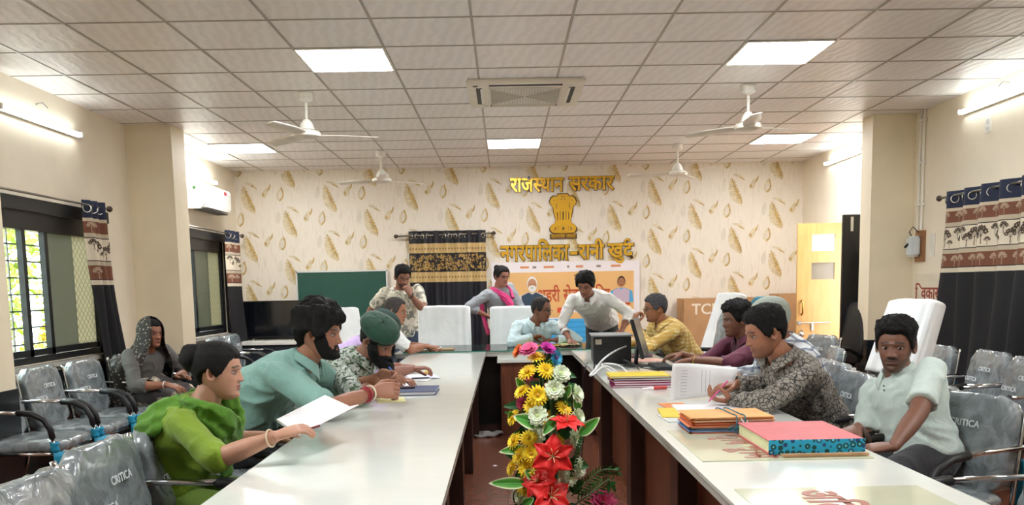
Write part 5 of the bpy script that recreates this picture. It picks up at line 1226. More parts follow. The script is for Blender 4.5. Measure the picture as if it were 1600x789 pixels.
# 7 seated man in pale blue with glasses
J = person('person in a pale blue shirt and glasses sitting at the head table looking right', at(846, 484, 9.05), -28, -8, (.25, 9.42, SEAT), -78,
  {'R': (at(832, 527, 8.98), (-.7, -.1, -.7), 'pinch', (.3, -.4, -.7), (.75, -.2, .1)), 'L': (at(868, 531, 8.98), (.9, -.1, -.7), 'relaxed', (-.3, 0, -1), (-.7, -.3, .0))}, 'sit', skin='#7d5240', s=1.07,
  head=dict(moustache=.5, stubble_col='#3a322e', hairmat=('#151313', '#4d4a49')), hair=short_hair(.010, .009, .078, .15, 60, recede=.6), top=dict(kind='long', mat=fabric('pale_blue_shirt', '#bfd6da'), cuff=.92, wr=.016), fat=1.15)
glasses(J)
# 8 standing woman with pink scarf
J = person('person in a grey kurta with a pink scarf and glasses standing behind the head table', at(784, 432, 10.2), -52, -6, (.0, 10.32, .93), -50,
  {'R': (V((-.22, 10.13, 1.05)), (-.9, -.3, -.2), 'relaxed', (.2, .1, -1), (.8, .2, -.3)), 'L': (V((.14, 10.12, 1.0)), (.6, .4, -.6), 'relaxed', D, (-.4, -.6, -.3))}, 'stand', skin='#a5705c', s=.98,
  head=dict(lips='#8a3c44', jaw=.92), hair=short_hair(.016, .014, .060, .12, 50, back=-.085), top=dict(kind='mid', mat=fabric('grey_kurta', '#8d9196'), cuff=.55, collar=False, lo=-.46, wr=.016, name='kurta'), bottom=dict(mat=M_greyt))
glasses(J, .002); JW = J
q = MB(); q.lathe([(.0, -.035), (.028, -.028), (.04, 0), (.028, .028), (0, .035)], seg=16, M=TR((0, -.10, .095))); J['put'](q, 'hair_bun', hair_mat('#0b0908'), J['hair'], M_=J['HM'])
M_pink = fabric('pink_scarf_cloth', '#d23a7c', .12)
def drape(J, pts, ws, mt, nm, thick=.018, seed=1, wr=.014, vox=.009, flatn=None):
    """scarf cloth following points; ws: half widths"""
    q = MB(); P = [V(p) for p in pts]; out = []; W_ = []
    for i in range(len(P) - 1):
        for k in range(5): out.append(P[i].lerp(P[i + 1], k / 5)); W_.append(ws[i] + (ws[i + 1] - ws[i]) * k / 5)
    out.append(P[-1]); W_.append(ws[-1])
    for _ in range(3): out = [out[0]] + [(out[i - 1] + out[i] * 2 + out[i + 1]) / 4 for i in range(1, len(out) - 1)] + [out[-1]]
    n = len(out); seg = 20; vs = []
    for i in range(n):
        T = (out[min(i + 1, n - 1)] - out[max(0, i - 1)]).normalized(); rad = out[i] - J['sp'](min(1, max(0, (out[i] - J['P']).dot(J['sd']) / (J['N'] - J['P']).length))); rad = (rad - T * rad.dot(T))
        rad = rad.normalized() if rad.length > 1e-3 else J['up']; B = T.cross(rad).normalized(); rad = B.cross(T)
        for k in range(seg):
            a = 2 * pi * k / seg; f_ = 1 + .35 * sin(B.dot(out[i]) * 0 + k * 2.2 + i * .15 + seed); vs.append(out[i] + B * W_[i] * cos(a) + rad * (thick * sin(a) * f_))
    fs = [(i * seg + k, i * seg + (k + 1) % seg, (i + 1) * seg + (k + 1) % seg, (i + 1) * seg + k) for i in range(n - 1) for k in range(seg)]; fs.append(tuple(range(seg))[::-1]); fs.append(tuple((n - 1) * seg + k for k in range(seg)))
    q.add(vs, fs); return J['put'](remesh(q, vox, 2, seed=seed, wr=wr, wsc=14), nm, mt)
sc = lambda t_, l, f_: J['sp'](t_) + J['side'] * l + J['fw'] * f_
drape(J, [sc(.42, .02, .18), sc(.68, -.03, .15), sc(.88, -.10, .085), sc(.97, -.09, -.01), sc(.90, -.05, -.10), sc(.88, .08, -.10), sc(.95, .10, .0), sc(.84, .11, .09), sc(.6, .08, .15)], [.05, .05, .045, .04, .045, .045, .045, .04, .05], M_pink, 'scarf', seed=2)
drape(J, [sc(.93, -.13, -.04), sc(.78, -.21, -.08), sc(.45, -.23, -.09), sc(.05, -.24, -.06), sc(-.12, -.24, -.05)], [.05, .06, .06, .055, .05], M_pink, 'scarf_tail', seed=3)
# 9 standing man in printed t shirt
Hc = at(629, 433, 9.9)
J = person('person in a cream printed t-shirt standing with one hand at the mouth', Hc, -66, -20, (Hc.x - .02, 10.12, .97), -82,
  {'L': (Hc + V((.10, -.17, -.20)), (.5, -.2, -1), 'grip', (-.5, .8, 0), (-.45, .1, 1)), 'R': (V((Hc.x - .26, 9.94, .98)), (-.5, .4, -.1), 'relaxed', (1, 0, 0), (.1, -.1, -1))}, 'stand', skin='#8d5f49', s=1.08,
  head=dict(stubble=.75, moustache=.7, jaw=.95), hair=short_hair(.020, .008, .062, .25, 60), top=dict(kind='short', mat=camo('print_tee', '#ddd8c8', (('#8f8f84', .56), ('#b9b29c', .60)), 11, 1.0), collar=False, lo=-.16, sleeve=.72, wr=.014, name='t_shirt'), bottom=dict(mat=M_jean))
band(J, 'L', .05, .034, mat('dark_bracelet', '#1d1b1c', .5), 'bracelet', .007)
# 10 seated man in white, grey hair
J = person('grey haired person in a white shirt writing at the left end of the head table', at(618, 487, 8.25), -8, -8, (-1.50, 8.08, SEAT + .03), 8,
  {'R': (at(664, 541, 8.42), (-.1, -.7, -.7), 'pinch', D, (1, .1, -.15)), 'L': (V((-.78, 8.62, .80)), (0, .8, -.6), 'relaxed', D, (1, -.2, -.1))}, 'sit', skin='#9d6a50', s=1.08,
  head=dict(hair='#3a3230', hairmat=('#201c1b', '#6a6461')), hair=short_hair(.012, .008, .070, .15, 60, recede=.4), top=dict(kind='short', mat=fabric('white_bush_shirt', '#e2e4e4'), sleeve=.85, wr=.018, lo=-.16), bottom=dict(mat=M_jean), fat=1.1)
# 11 man in lavender
J = person('person in a lavender shirt and dark cap, mostly hidden behind the green beret', at(596, 517, 5.9), -10, -34, (-1.38, 6.08, SEAT), -4,
  {'R': (at(644, 577, 5.95), (0, -.6, -.8), 'pinch', D, (1, .1, .1)), 'L': (V((-.80, 6.45, .80)), (0, .8, -.6), 'relaxed', D, (1, -.2, 0))}, 'sit', skin='#8a5a48', s=1.05,
  head=dict(stubble=.3), hair=short_hair(.012, .008, .062), top=dict(kind='short', mat=fabric('lavender_shirt', '#b9a3cf'), sleeve=.85, wr=.018))
q = MB(); q.merge(shell(hairfn(.045, side=.02, back=-.01, top=.026, sides=.018), J['s'], {}, amp=.05)); J['put'](q, 'cap', mat('dark_green_cap', '#12312b', .8), M_=J['HM'])
# 12 bearded man in camouflage shirt and beret
J = person('bearded person in a green leafy camouflage shirt and dark green beret writing', at(590, 532, 4.95), -26, -30, (-1.36, 5.28, SEAT), -12,
  {'R': (at(592, 596, 4.86), (-.1, -.7, -.8), 'pinch', (.3, .3, -1), (.8, -.2, .25)), 'L': (V((-.72, 5.50, .80)), (0, .8, -.6), 'relaxed', D, (1, -.5, 0))}, 'sit', skin='#9b6b56', s=1.08, roll=-8,
  head=dict(stubble=.0, lips='#5a3a36', beardmat=('#07080b',)), hair=short_hair(.008, .006, .05), beard=lambda s, st: shell(beardfn(.026, .030, cheek=1), s, st, freq=40, amp=.12, warp=lambda q, t_: q + V((0, .006, -.40 * max(0, t_ - .02))) if t_ > 0 else q),
  top=dict(kind='mid', mat=camo('leaf_camouflage', '#a9b3a8', (('#56694e', .52), ('#c3c9c4', .56), ('#3e4f3d', .58)), 30, 1.5), cuff=.2, wr=.016), fat=1.12)
M_ber = fabric('beret_wool', '#12402f', .12, 20); q = MB()
def bf(u, v):
    a = u * 2 * pi; v2 = v
    r = [.090, .092, .104, .110, .100, .070, .03, .0]; zz = [.032, .048, .058, .082, .106, .122, .127, .128]; k = v2 * 7; i_ = min(6, int(k)); f_ = k - i_; R_ = r[i_] * (1 - f_) + r[i_ + 1] * f_; Z = zz[i_] * (1 - f_) + zz[i_ + 1] * f_
    return V((R_ * .90 * cos(a) + .012 * sm(v * 2), R_ * 1.08 * sin(a) - .006, Z + .016 * sin(a - 2.2) * (1 if v < .3 else 1.3 * R_ / .11) + .004 * noise.noise(V((cos(a) * 3, sin(a) * 3, v * 5)))))
q.grid(bf, 40, 21, closed=True); J['put'](q, 'beret', M_ber, M_=J['HM'] @ Matrix.Diagonal((J['s'],) * 3 + (1,)))
tag(pen(J, 'R', mat('blue_pen', '#2b6fd0', .4, var=0), 'blue pen held by the bearded person in the green beret', (-.6, .1, .8)))
band(J, 'R', .12, .035, mat('watch_black', '#14161a', .4), 'wrist_watch', .007)
# 13 man in teal shirt
J = person('bearded person in a teal shirt leaning on the left table with both forearms', at(499, 521, 4.42), -6, -6, (-1.62, 4.48, SEAT), -4,
  {'R': (at(584, 612, 4.28), (.1, -.8, -.5), 'grip', (.1, .8, -.4), (1, .1, .05)), 'L': (at(590, 590, 4.72), (.2, .7, -.6), 'grip', (.1, -.8, -.4), (1, -.2, .05))}, 'sit', skin='#9c6a52', s=1.12,
  head=dict(stubble=.0, jaw=1.06, hairmat=('#0a0809',)), beard=lambda s, st: shell(beardfn(.007, .007), s, st, freq=90, amp=.4),
  hair=lambda s, st: shell(hairfn(.042, side=-.005, back=-.100, top=.046, sides=.030), s, st, seed=4, freq=34, amp=.42), top=dict(kind='short', mat=fabric('teal_shirt', '#7fa9a0'), sleeve=.92, wr=.022, wsc=7, grow=.020), fat=1.35, bw=1.12)
band(J, 'R', .08, .037, mat('cream_bangle', '#e3d8c0', .4), 'bangle', .0045); band(J, 'R', .16, .035, mat('red_thread', '#9c2c35', .7), 'red_thread', .006); band(J, 'R', .22, .035, mat('red_thread', '#9c2c35', .7), 'red_thread', .005)
# 14 woman in green
J = person('person in a bright green kurta and scarf with an open notebook at the left table', at(341, 581, 3.42), 2, -2, (-1.42, 3.48, SEAT - .02), 2,
  {'R': (at(430, 682, 3.05), (-.2, -.4, -1), 'relaxed', (.1, .3, -1), (.9, .42, .25)), 'L': (V((-.98, 3.72, .74)), (0, .8, -.8), 'relaxed', (0, -.3, -1), (1, -.3, 0))}, 'sit', skin='#b98a72', s=.95,
  head=dict(lips='#7d3b3a', jaw=.98, nose=.85), hair=short_hair(.014, .012, .056, .10, 50, back=-.09), top=dict(kind='mid', mat=fabric('green_kurta', '#6f8c10', .08), cuff=.15, collar=False, wr=.018, lo=-.16, name='kurta', grow=.016), bottom=dict(mat=fabric('green_salwar', '#64802a')), fat=1.15)
q = MB(); q.lathe([(0, -.052), (.042, -.045), (.062, 0), (.042, .045), (0, .055)], seg=20, M=TR((0, -.096, .055), rx=RD(70))); crumple(q, .006, 2, 30); J['put'](q, 'hair_bun', hair_mat('#0b0908'), J['hair'], M_=J['HM'])
M_gsc = fabric('green_scarf_cloth', '#4c7c12', .10)
drape(J, [sc(.25, .06, .21), sc(.50, -.02, .185), sc(.74, -.085, .15), sc(.92, -.115, .07), sc(1.01, -.10, -.02), sc(.97, -.03, -.10), sc(.97, .05, -.10), sc(1.0, .11, -.02), sc(.90, .12, .07), sc(.70, .08, .155), sc(.45, .07, .185)], [.10, .095, .08, .065, .05, .05, .05, .05, .055, .06, .07], M_gsc, 'scarf', .024, 5, .020)
drape(J, [sc(1.0, -.06, -.06), sc(.92, -.10, -.12), sc(.84, -.13, -.15), sc(.74, -.12, -.16)], [.07, .085, .07, .03], M_gsc, 'scarf_fold', .028, 7, .018)
band(J, 'R', .08, .030, mat('beige_bangle', '#cdb79b', .3), 'bangle', .004)
tag(pen(J, 'R', mat('red_brown_pen', '#6e2b33', .4, var=0), 'dark red pen held by the person in green', (.9, .1, .25)))
# 15 woman with a dark veil by the left wall
J = person('person in a dark speckled veil sitting by the left wall column', at(236, 521, 7.1), -32, -2, (-3.10, 7.22, SEAT), -22,
  {'R': (at(262, 601, 6.85), (-.6, -.6, -.8), 'relaxed', (-.1, .2, -1), (.8, -.15, -.2)), 'L': (at(276, 588, 7.2), (.5, .5, -.8), 'relaxed', (0, -.3, -1), (.7, -.3, .1))}, 'sit', skin='#8c5b43', s=1.0,
  head=dict(jaw=.92, stubble=0), hair=short_hair(.010, .010, .06, .1, 50), top=dict(kind='mid', mat=fabric('grey_blouse', '#55524f', .15), cuff=.35, collar=False, wr=.012, lo=-.16, name='blouse'))
m, t = pmat('speckled_veil_cloth', .8); co = t.co(); v_ = t.n('ShaderNodeTexVoronoi'); v_.inputs['Scale'].default_value = 42; t.l(co, v_.inputs['Vector']); t.l(t.ramp(v_.outputs[0], [(.25, srgb('#8d8578')), (.36, srgb('#2b2724'))]).outputs[0], t.b.inputs['Base Color']); M_veil = m
m, t = pmat('leaf_print_skirt', .8); co = t.co(); v_ = t.n('ShaderNodeTexVoronoi'); v_.inputs['Scale'].default_value = 9; t.l(co, v_.inputs['Vector']); t.l(t.ramp(v_.outputs[0], [(.28, srgb('#c9bca4')), (.33, srgb('#3b3634')), (.36, srgb('#c9bca4')), (.42, srgb('#474140'))]).outputs[0], t.b.inputs['Base Color']); M_skirt = m
q = MB()
limb(q, [J['HL'], J['KL']], [.11, .08]); limb(q, [J['HR'], J['KR']], [.11, .08]); mk = (J['KL'] + J['KR']) / 2
sections(q, [(J['P'] + V((0, 0, .05)), .20, .15), (J['P'].lerp(mk, .5) + V((0, 0, -.01)), .22, .12), (mk + V((0, 0, -.0)), .20, .11)], J['side'])
am = (J['AL'] + J['AR']) / 2; sections(q, [(mk + V((0, 0, .02)), .18, .09), (mk.lerp(am, .5), .20, .13), (am + V((0, 0, -.02)), .22, .16)], J['side']); J['put'](remesh(q, .014, 3, 1, .02, 7), 'skirt', M_skirt)
q = MB(); HMi = J['HM']; sp_ = J['sp']
def veil(u, v):
    an = (u - .5) * 2 * pi * .80 + pi      # open at the face
    back = V((sin(an), cos(an), 0))
    if v < .34:
        k = v / .34; ph = k * pi / 2; p = V((.095 * sin(ph) * back.x * 1.0, .118 * sin(ph) * back.y - .01, .02 + .118 * cos(ph))); return HMi @ (p * 1.02)
    k = (v - .34) / .66; p0 = HMi @ (V((.095 * back.x, .118 * back.y - .01, .02)) * 1.02)
    cen = sp_(max(0, .95 - k * .85)); r_ = .10 + .15 * sm(k * 2.6); p1 = cen + J['side'] * (-back.x * r_ * 1.12) + J['fw'] * (back.y * (.10 + .075 * sm(k * 2))) ; p1.z = p0.z - .62 * k
    p = p0.lerp(p1, sm(k * 1.8)); p.z = p0.z - .62 * k; f_ = .012 * sin(u * 46) * sm(k * 2); return p + (p - cen).normalized() * f_
q.grid(veil, 90, 44); o = J['put'](q, 'veil', M_veil); solid(o, .004, 1)
band(J, 'R', .1, .028, mat('white_bangle', '#d8d4cc', .3), 'bangle', .004)
# ------------------------------------------------------------------ things on the tables
M_paper2 = mat('writing_paper', '#e9e9ea', .7, var=.02); M_ink = mat('ink', '#7c8090', .7)
def slab(mb, c, t_, mi=0, n=None):
    """flat slab through four corners with thickness t_ downwards"""
    c = [V(p) for p in c]; nn = (c[1] - c[0]).cross(c[3] - c[0]).normalized(); nn = nn if nn.z > 0 or abs(nn.z) < .3 else -nn
    vs = c + [p - nn * t_ for p in c]; mb.add(vs, [(0, 1, 2, 3), (7, 6, 5, 4), (0, 4, 5, 1), (1, 5, 6, 2), (2, 6, 7, 3), (3, 7, 4, 0)], mi)
def lines(mb, c, n, t_=.0008, mi=0, a=.1, b=.9, lift=.0006, seed=1):
    c = [V(p) for p in c]; nn = (c[1] - c[0]).cross(c[3] - c[0]).normalized(); nn = nn if nn.z > 0 else -nn; R = random.Random(seed)
    for k in range(n):
        v = .1 + .8 * k / max(1, n - 1); e = b - R.random() * .25; P0 = c[0].lerp(c[3], v); P1 = c[1].lerp(c[2], v); d = (c[3] - c[0]).normalized() * t_
        A, B = P0.lerp(P1, a) + nn * lift, P0.lerp(P1, e) + nn * lift; mb.add([A, B, B + d, A + d], [(0, 1, 2, 3)], mi)
def sheet(name, label, cat, c, t_=.002, mt=None, ln=0, group=None, inkm=None):
    o = thing(name, label, cat, (V(c[0]) + V(c[2])) / 2, 0, group); cc = [V(p) - o.location for p in c]
    q = MB(); slab(q, cc, t_); q.build('page', mt or M_paper2, o)
    if ln: q = MB(); lines(q, cc, ln); tag(q.build('writing', inkm or M_ink, o), kind='stuff')
    return o
Z = TZ + .001
def rect(cx, cy, w_, d, rz, z): 
    M_ = Matrix.Translation((cx, cy, z)) @ Matrix.Rotation(rz, 4, 'Z'); return [M_ @ V(p) for p in ((-w_ / 2, -d / 2, 0), (w_ / 2, -d / 2, 0), (w_ / 2, d / 2, 0), (-w_ / 2, d / 2, 0))]
# left table
ob = thing('open_notebook', 'open white notebook resting on the table edge under the hand of the person in green', 'notebook', at(488, 646, 3.5))
def nb(px, py, Y): return at(px, py, Y) - ob.location
c1 = [nb(432, 655, 3.45), nb(466, 676, 3.15), nb(545, 634, 3.50), nb(508, 617, 3.85)]
q = MB(); slab(q, c1, .012); q.build('pages', M_paper2, ob); q = MB(); lines(q, [c1[3], c1[0], c1[1], c1[2]], 9); tag(q.build('writing', M_ink, ob), kind='stuff')
q = MB(); c2 = [nb(466, 677, 3.15), nb(480, 672, 3.12), nb(560, 632, 3.48), nb(545, 635, 3.50)]; slab(q, c2, .003); q.build('cover', M_wh, ob)
sheet('paper_sheet', 'yellow slip of paper under the hands of the person in the teal shirt', 'paper', rect(-.66, 4.85, .16, .22, .2, Z + .001), .001, mat('yellow_paper', '#e6dfa2', .7), 3, 'loose papers on the left table')
nbk = thing('notebook', 'closed navy blue notebook lying on the left table with a phone on it', 'notebook', (-.57, 5.20, Z)); 
q = MB(); q.box((0, 0, .021), (.30, .32, .003)); q.box((0, 0, .0015), (.30, .32, .003)); q.build('cover', mat('navy_cover', '#3d4a70', .45), nbk); q = MB(); q.box((-.003, 0, .0115), (.288, .305, .017)); q.build('pages', M_paper2, nbk)
ph = thing('mobile_phone', 'black mobile phone lying on the navy notebook', 'phone', (-.64, 5.22, Z + .0235), .1); q = MB(); q.box((0, 0, .004), (.16, .075, .008), bev=.003); q.build('case', M_pad, ph, 40); q = MB(); q.box((0, 0, .0084), (.15, .068, .0008)); q.build('screen', mat('tv_screen'), ph)
for k, (x, y, a) in enumerate(((-.70, 5.62, .1), (-.62, 5.98, -.15), (-.60, 6.10, .25))):
    sheet('paper_sheet', ('white sheet with writing in front of the person in the green beret', 'white form with a pen on it in front of the person in lavender', 'pale blue sheet with a folded corner beside the form of the person in lavender')[k], 'paper', rect(x, y, .21, .297, a, Z + .001 + k * .002), .001, (M_paper2, M_paper2, mat('pale_blue_paper', '#c9cfe6', .7))[k], 8, 'loose papers on the left table')
q = MB(); q.tube([(-.66, 5.94, Z + .008), (-.54, 5.97, Z + .008)], .0045, 8); tag(q.build('pen', M_pad, smooth=40), 'dark pen lying on the white form on the left table', 'pen')
q = MB(); q.merge(remesh(MB().lathe([(0, 0), (.03, .01), (.02, .03), (0, .035)], seg=10), .006, 1, 2, .02, 30)); tag(q.build('snack_crumb', mat('snack_yellow', '#dcb765', .6), loc=(-.58, 6.22, Z), smooth=True), 'small yellow crumpled packet beside the hand of the person in lavender', 'packet')
# head table
ZH = TZ + .0125
ob = thing('open_book', 'open book with white pages and brown cover at the left end of the head table', 'book', (-.80, 8.66, ZH))
for s in (-1, 1):
    q = MB(); q.grid(lambda u, v: (s * (.004 + u * .14), (v - .5) * .22, .004 + .012 * sin(pi * min(1, u * 1.3) * .8) + .003), 8, 2); o = q.build('pages', M_paper2, ob, True); solid(o, .006, 1)
q = MB(); q.box((0, 0, .002), (.31, .235, .003)); q.box((.22, .01, .004), (.12, .20, .008)); q.build('cover', mat('brown_cover', '#a08a62', .6), ob)
for k, (x, y, w_, d, c_, l_, a) in enumerate(((.30, 8.90, .33, .24, '#4d7a4a', 'green folder under the yellow folder on the head table', .2), (.38, 8.86, .34, .23, '#d9b32e', 'yellow folder under the hands of the person in pale blue', -.08), (.66, 8.90, .20, .25, '#d8dc9a', 'pale green leaflet on the head table left of the leaning person', .1))):
    o = thing('folder', l_, 'folder', (x, y, ZH + k * .007), a, 'folders on the head table'); q = MB(); q.box((0, 0, .0035), (w_, d, .003 if k < 2 else .001)); q.build('cover', mat('folder' + c_.strip('#'), c_, .5), o)
    q = MB(); q.box((.006, 0, .0012), (w_ - .01, d - .01, .0022)); q.build('pages', M_paper2, o)
# right table: computer corner
cc = thing('computer_case', 'black desktop computer case under a grey cover on the right table', 'computer', (.86, 7.0, Z), -.05)
q = MB(); q.box((0, 0, .115), (.30, .40, .215), bev=.006); q.build('case', mat('case_black', '#0f1216', .35), cc, 40)
q = MB(); q.box((0, 0, .227), (.33, .42, .012), bev=.003); q.build('top_cover', mat('case_grey', '#8c8f90', .45), cc)
q = MB()
for k in range(6): q.box((0, -.201, .05 + k * .025), (.24, .003, .008))
q.build('vent', M_pad, cc); q = MB(); q.box((-.11, -.202, .18), (.05, .006, .04)); q.build('port_panel', M_steel, cc)
mo = thing('monitor', 'black computer monitor seen from its back edge on the right table', 'monitor', (1.04, 6.62, Z), RD(-14))
Mt = TR((0, 0, .22), 0, 0, RD(-16)); q = MB(); q.box((0, 0, 0), (.028, .46, .31), 0, Mt, .006); q.build('housing', mat('monitor_black', '#1b2126', .4), mo, 40)
q = MB(); q.box((.015, 0, .005), (.002, .44, .28), 0, Mt); q.build('screen', mat('screen_lit', '#2e3b46', .2), mo)
q = MB(); q.tube([(-.02, 0, .16), (-.03, 0, .01)], .016, 10); q.build('stand', M_pad, mo, True); q = MB(); q.lathe([(.11, 0), (.11, .008), (.03, .014)], (-.02, 0, 0), 24); q.build('foot', M_pad, mo, 40)
kb = thing('keyboard', 'dark keyboard under the hands of the person in maroon', 'keyboard', (1.17, 6.42, Z), RD(88))
q = MB(); q.box((0, 0, .011), (.42, .15, .018), bev=.004); q.build('case', mat('kb_dark', '#24292e', .5), kb, 40)
q = MB()
for r in range(5):
    for c_ in range(17): q.box((-.19 + c_ * .0237, -.052 + r * .026, .0235), (.019, .020, .006))
tag(q.build('keys', mat('kb_keys', '#2f363c', .55), kb), kind='stuff')
q = MB(); q.tube([(.745, 6.05, Z + .012), (.70, 5.9, Z + .03), (.62, 5.7, .76), (.63, 6.0, .80), (.72, 6.4, .86), (.86, 6.62, .92)], .0065, 8)
def smooth_path(P, n=6, it=2):
    P = [V(p) for p in P]; out = []
    for i in range(len(P) - 1):
        a, b, c, d = P[max(0, i - 1)], P[i], P[i + 1], P[min(len(P) - 1, i + 2)]
        for k in range(n):
            t_ = k / n; out.append(.5 * ((2 * b) + (c - a) * t_ + (2 * a - 5 * b + 4 * c - d) * t_ * t_ + (3 * b - a - 3 * c + d) * t_ ** 3))
    return out + [P[-1]]
M_wc = mat('white_cable', '#d9dcdc', .4)
def cable(pts, r, mt, label): 
    q = MB(); q.tube(smooth_path(pts), r, 8); return tag(q.build('cable', mt, smooth=True), label, 'cable')
cable([at(978, 541, 6.7), at(960, 549, 6.5), at(942, 562, 6.2), at(930, 577, 5.95), at(922, 586, 5.8), at(927, 585, 5.8), at(945, 572, 6.1), V((.80, 6.1, .757))], .007, M_wc, 'thick white cable arching from the computer over the inner table edge')
cable([(.80, 5.95, .758), (.74, 6.05, .775), (.70, 6.2, .80), (.74, 6.35, .80), (.83, 6.3, .79), (.86, 6.1, .765), (.84, 5.95, .758)], .006, M_wc, 'loop of white cable in front of the computer case')
cable([(.98, 6.25, .757), (.94, 6.3, .80), (.90, 6.5, .81), (1.0, 6.3, .77), (1.1, 6.15, .757), (1.04, 5.9, .757), (.98, 5.75, .757)], .004, M_pad, 'thin dark cable winding over the papers beside the adapter')
cable([at(930, 560, 6.0), (.62, 6.1, .70), (.60, 6.15, .45), (.56, 6.3, .20), (.50, 6.0, .02), (.38, 5.6, .01), (.15, 5.2, .01)], .005, M_pad, 'dark cable hanging from the right table down to the aisle floor')
cable([(.66, 6.9, .757), (.63, 6.8, .70), (.62, 6.85, .5), (.60, 6.9, .3), (.58, 7.0, .01)], .004, M_pad, 'dark cable hanging close to the inner corner of the right table')
o = thing('power_adapter', 'black power adapter among the cables on the right table', 'adapter', (.84, 5.80, Z), .1); q = MB(); q.box((0, 0, .014), (.10, .05, .028), bev=.005); q.build('case', M_pad, o, 40); q = MB(); q.box((0, 0, .0283), (.06, .03, .001)); q.build('label', M_ink, o)
sheet('printed_cloth', 'brown patterned paper under the cables on the right table', 'paper', rect(.98, 6.05, .42, .55, .1, Z), .001, mat('brown_print', '#b7a48c', .8, var=.3, vs=18), 0)
for k, (x, y, c_, l_) in enumerate(((1.12, 7.55, '#c4929a', 'pale red folder lowest in the pile beside the person in yellow checks'), (1.10, 7.50, '#7c2340', 'dark red folder in the pile beside the person in yellow checks'), (1.13, 7.52, '#3e5a44', 'green folder on top of the pile beside the person in yellow checks'), (1.12, 7.0, '#d7a796', 'salmon paper file in front of the pile beside the person in yellow checks'))):
    o = thing('folder', l_, 'folder', (x, y, Z + (k * .013 if k < 3 else 0)), .06 * k - .05, 'folders at the far right table end'); q = MB(); q.box((0, 0, .011), (.34, .26, .002)); q.box((0, 0, .001), (.34, .26, .002)); q.build('cover', mat('folder' + c_.strip('#'), c_, .5), o); q = MB(); q.box((0, 0, .006), (.33, .25, .008)); q.build('pages', M_paper2, o)
fs = [('#8c1f56', 'magenta folder at the bottom of the near pile by the aisle'), ('#9c2462', 'magenta folder second from the bottom of the near pile by the aisle'), ('#8a1d50', 'magenta folder in the middle of the near pile by the aisle'), ('#23262e', 'black folder below the yellow one in the pile by the aisle'), ('#d8c22c', 'yellow folder on top of the magenta pile by the aisle')]
z = Z
for k, (c_, l_) in enumerate(fs):
    o = thing('folder', l_, 'folder', (.84 + .01 * (k % 2) - (.01 if k == 4 else 0), 5.34 + .012 * k, z), -.06 + .05 * (k % 3), 'folders piled near the inner edge of the right table'); q = MB(); q.box((0, 0, .0012), (.37, .27, .002)); q.box((0, 0, .0115), (.37, .27, .002)); q.build('cover', mat('folder' + c_.strip('#'), c_, .5), o); q = MB(); q.box((0, 0, .006), (.355, .26, .008)); q.build('pages', M_paper2, o); z += .0135
o = thing('marker_pen', 'red marker lying in front of the magenta folders', 'pen', (.90, 5.08, Z + .012), .15); q = MB(); q.tube([(-.02, 0, 0), (.06, 0, 0)], .011, 10); q.build('barrel', mat('marker_red', '#b3322e', .4), o, 40); q = MB(); q.tube([(-.09, 0, -.002), (-.02, 0, 0)], [.004, .008], 10); q.build('cap', M_wh, o, 40)
# standing page and papers before the person in grey pattern
ps = thing('ruled_page', 'large ruled sheet held upright by the person in the grey patterned shirt', 'paper', at(1098, 628, 4.62)); ps.location.z = Z
c1 = [at(1047, 626, 4.60), at(1150, 622, 4.72), at(1152, 573, 4.84), at(1051, 568, 4.72)]; 
c1[0].z = Z + .002; c1[1].z = Z + .012; c1 = [p - ps.location for p in c1]
q = MB(); q.grid(lambda u, v: (c1[0].lerp(c1[1], u)).lerp(c1[3].lerp(c1[2], u), v) + V((0, .02 * sin(u * pi) * v, .004 * sin(u * 5) * v)), 14, 8); o = q.build('page', M_paper2, ps, True); solid(o, .003, 0)
q = MB(); 
for k in range(3): A, B = c1[0].lerp(c1[1], .46 + .06 * k), c1[3].lerp(c1[2], .46 + .06 * k); q.add([A.lerp(B, .15) + V((0, -.006, 0)), A.lerp(B, .15) + V((.0015, -.006, 0)), A.lerp(B, .85) + V((.0015, .012, 0)), A.lerp(B, .85) + V((0, .012, 0))], [(0, 1, 2, 3)])
A, B = c1[0].lerp(c1[1], .14), c1[3].lerp(c1[2], .14)
for k in range(9):
    p = A.lerp(B, .12 + k * .085) + V((0, -.004, 0)); q.add([p, p + V((.035, .004, 0)), p + V((.035, .004, .0015)), p + V((0, 0, .0015))], [(0, 1, 2, 3)])
tag(q.build('writing', M_ink, ps), kind='stuff')
sheet('paper_sheet', 'white sheet lying under the hand with the pink pen', 'paper', rect(1.05, 4.20, .42, .30, -.05, Z + .012), .008, None, 7, 'loose papers on the right table')
sheet('paper_sheet', 'yellow folder sheet left of the hand with the pink pen', 'paper', rect(.81, 4.12, .13, .30, -.1, Z + .008), .004, mat('yellow_card', '#dfc132', .6), 0, 'loose papers on the right table')
sheet('paper_sheet', 'orange card sticking out behind the yellow folder sheet', 'paper', rect(.87, 4.36, .13, .24, .05, Z + .004), .003, mat('orange_card', '#d9854a', .6), 0, 'loose papers on the right table')
sheet('paper_sheet', 'grey white papers under the yellow folder sheet behind the tied bundle', 'paper', rect(.90, 3.98, .34, .22, .06, Z + .004), .004, mat('grey_paper', '#c5c9c6', .7), 3, 'loose papers on the right table')
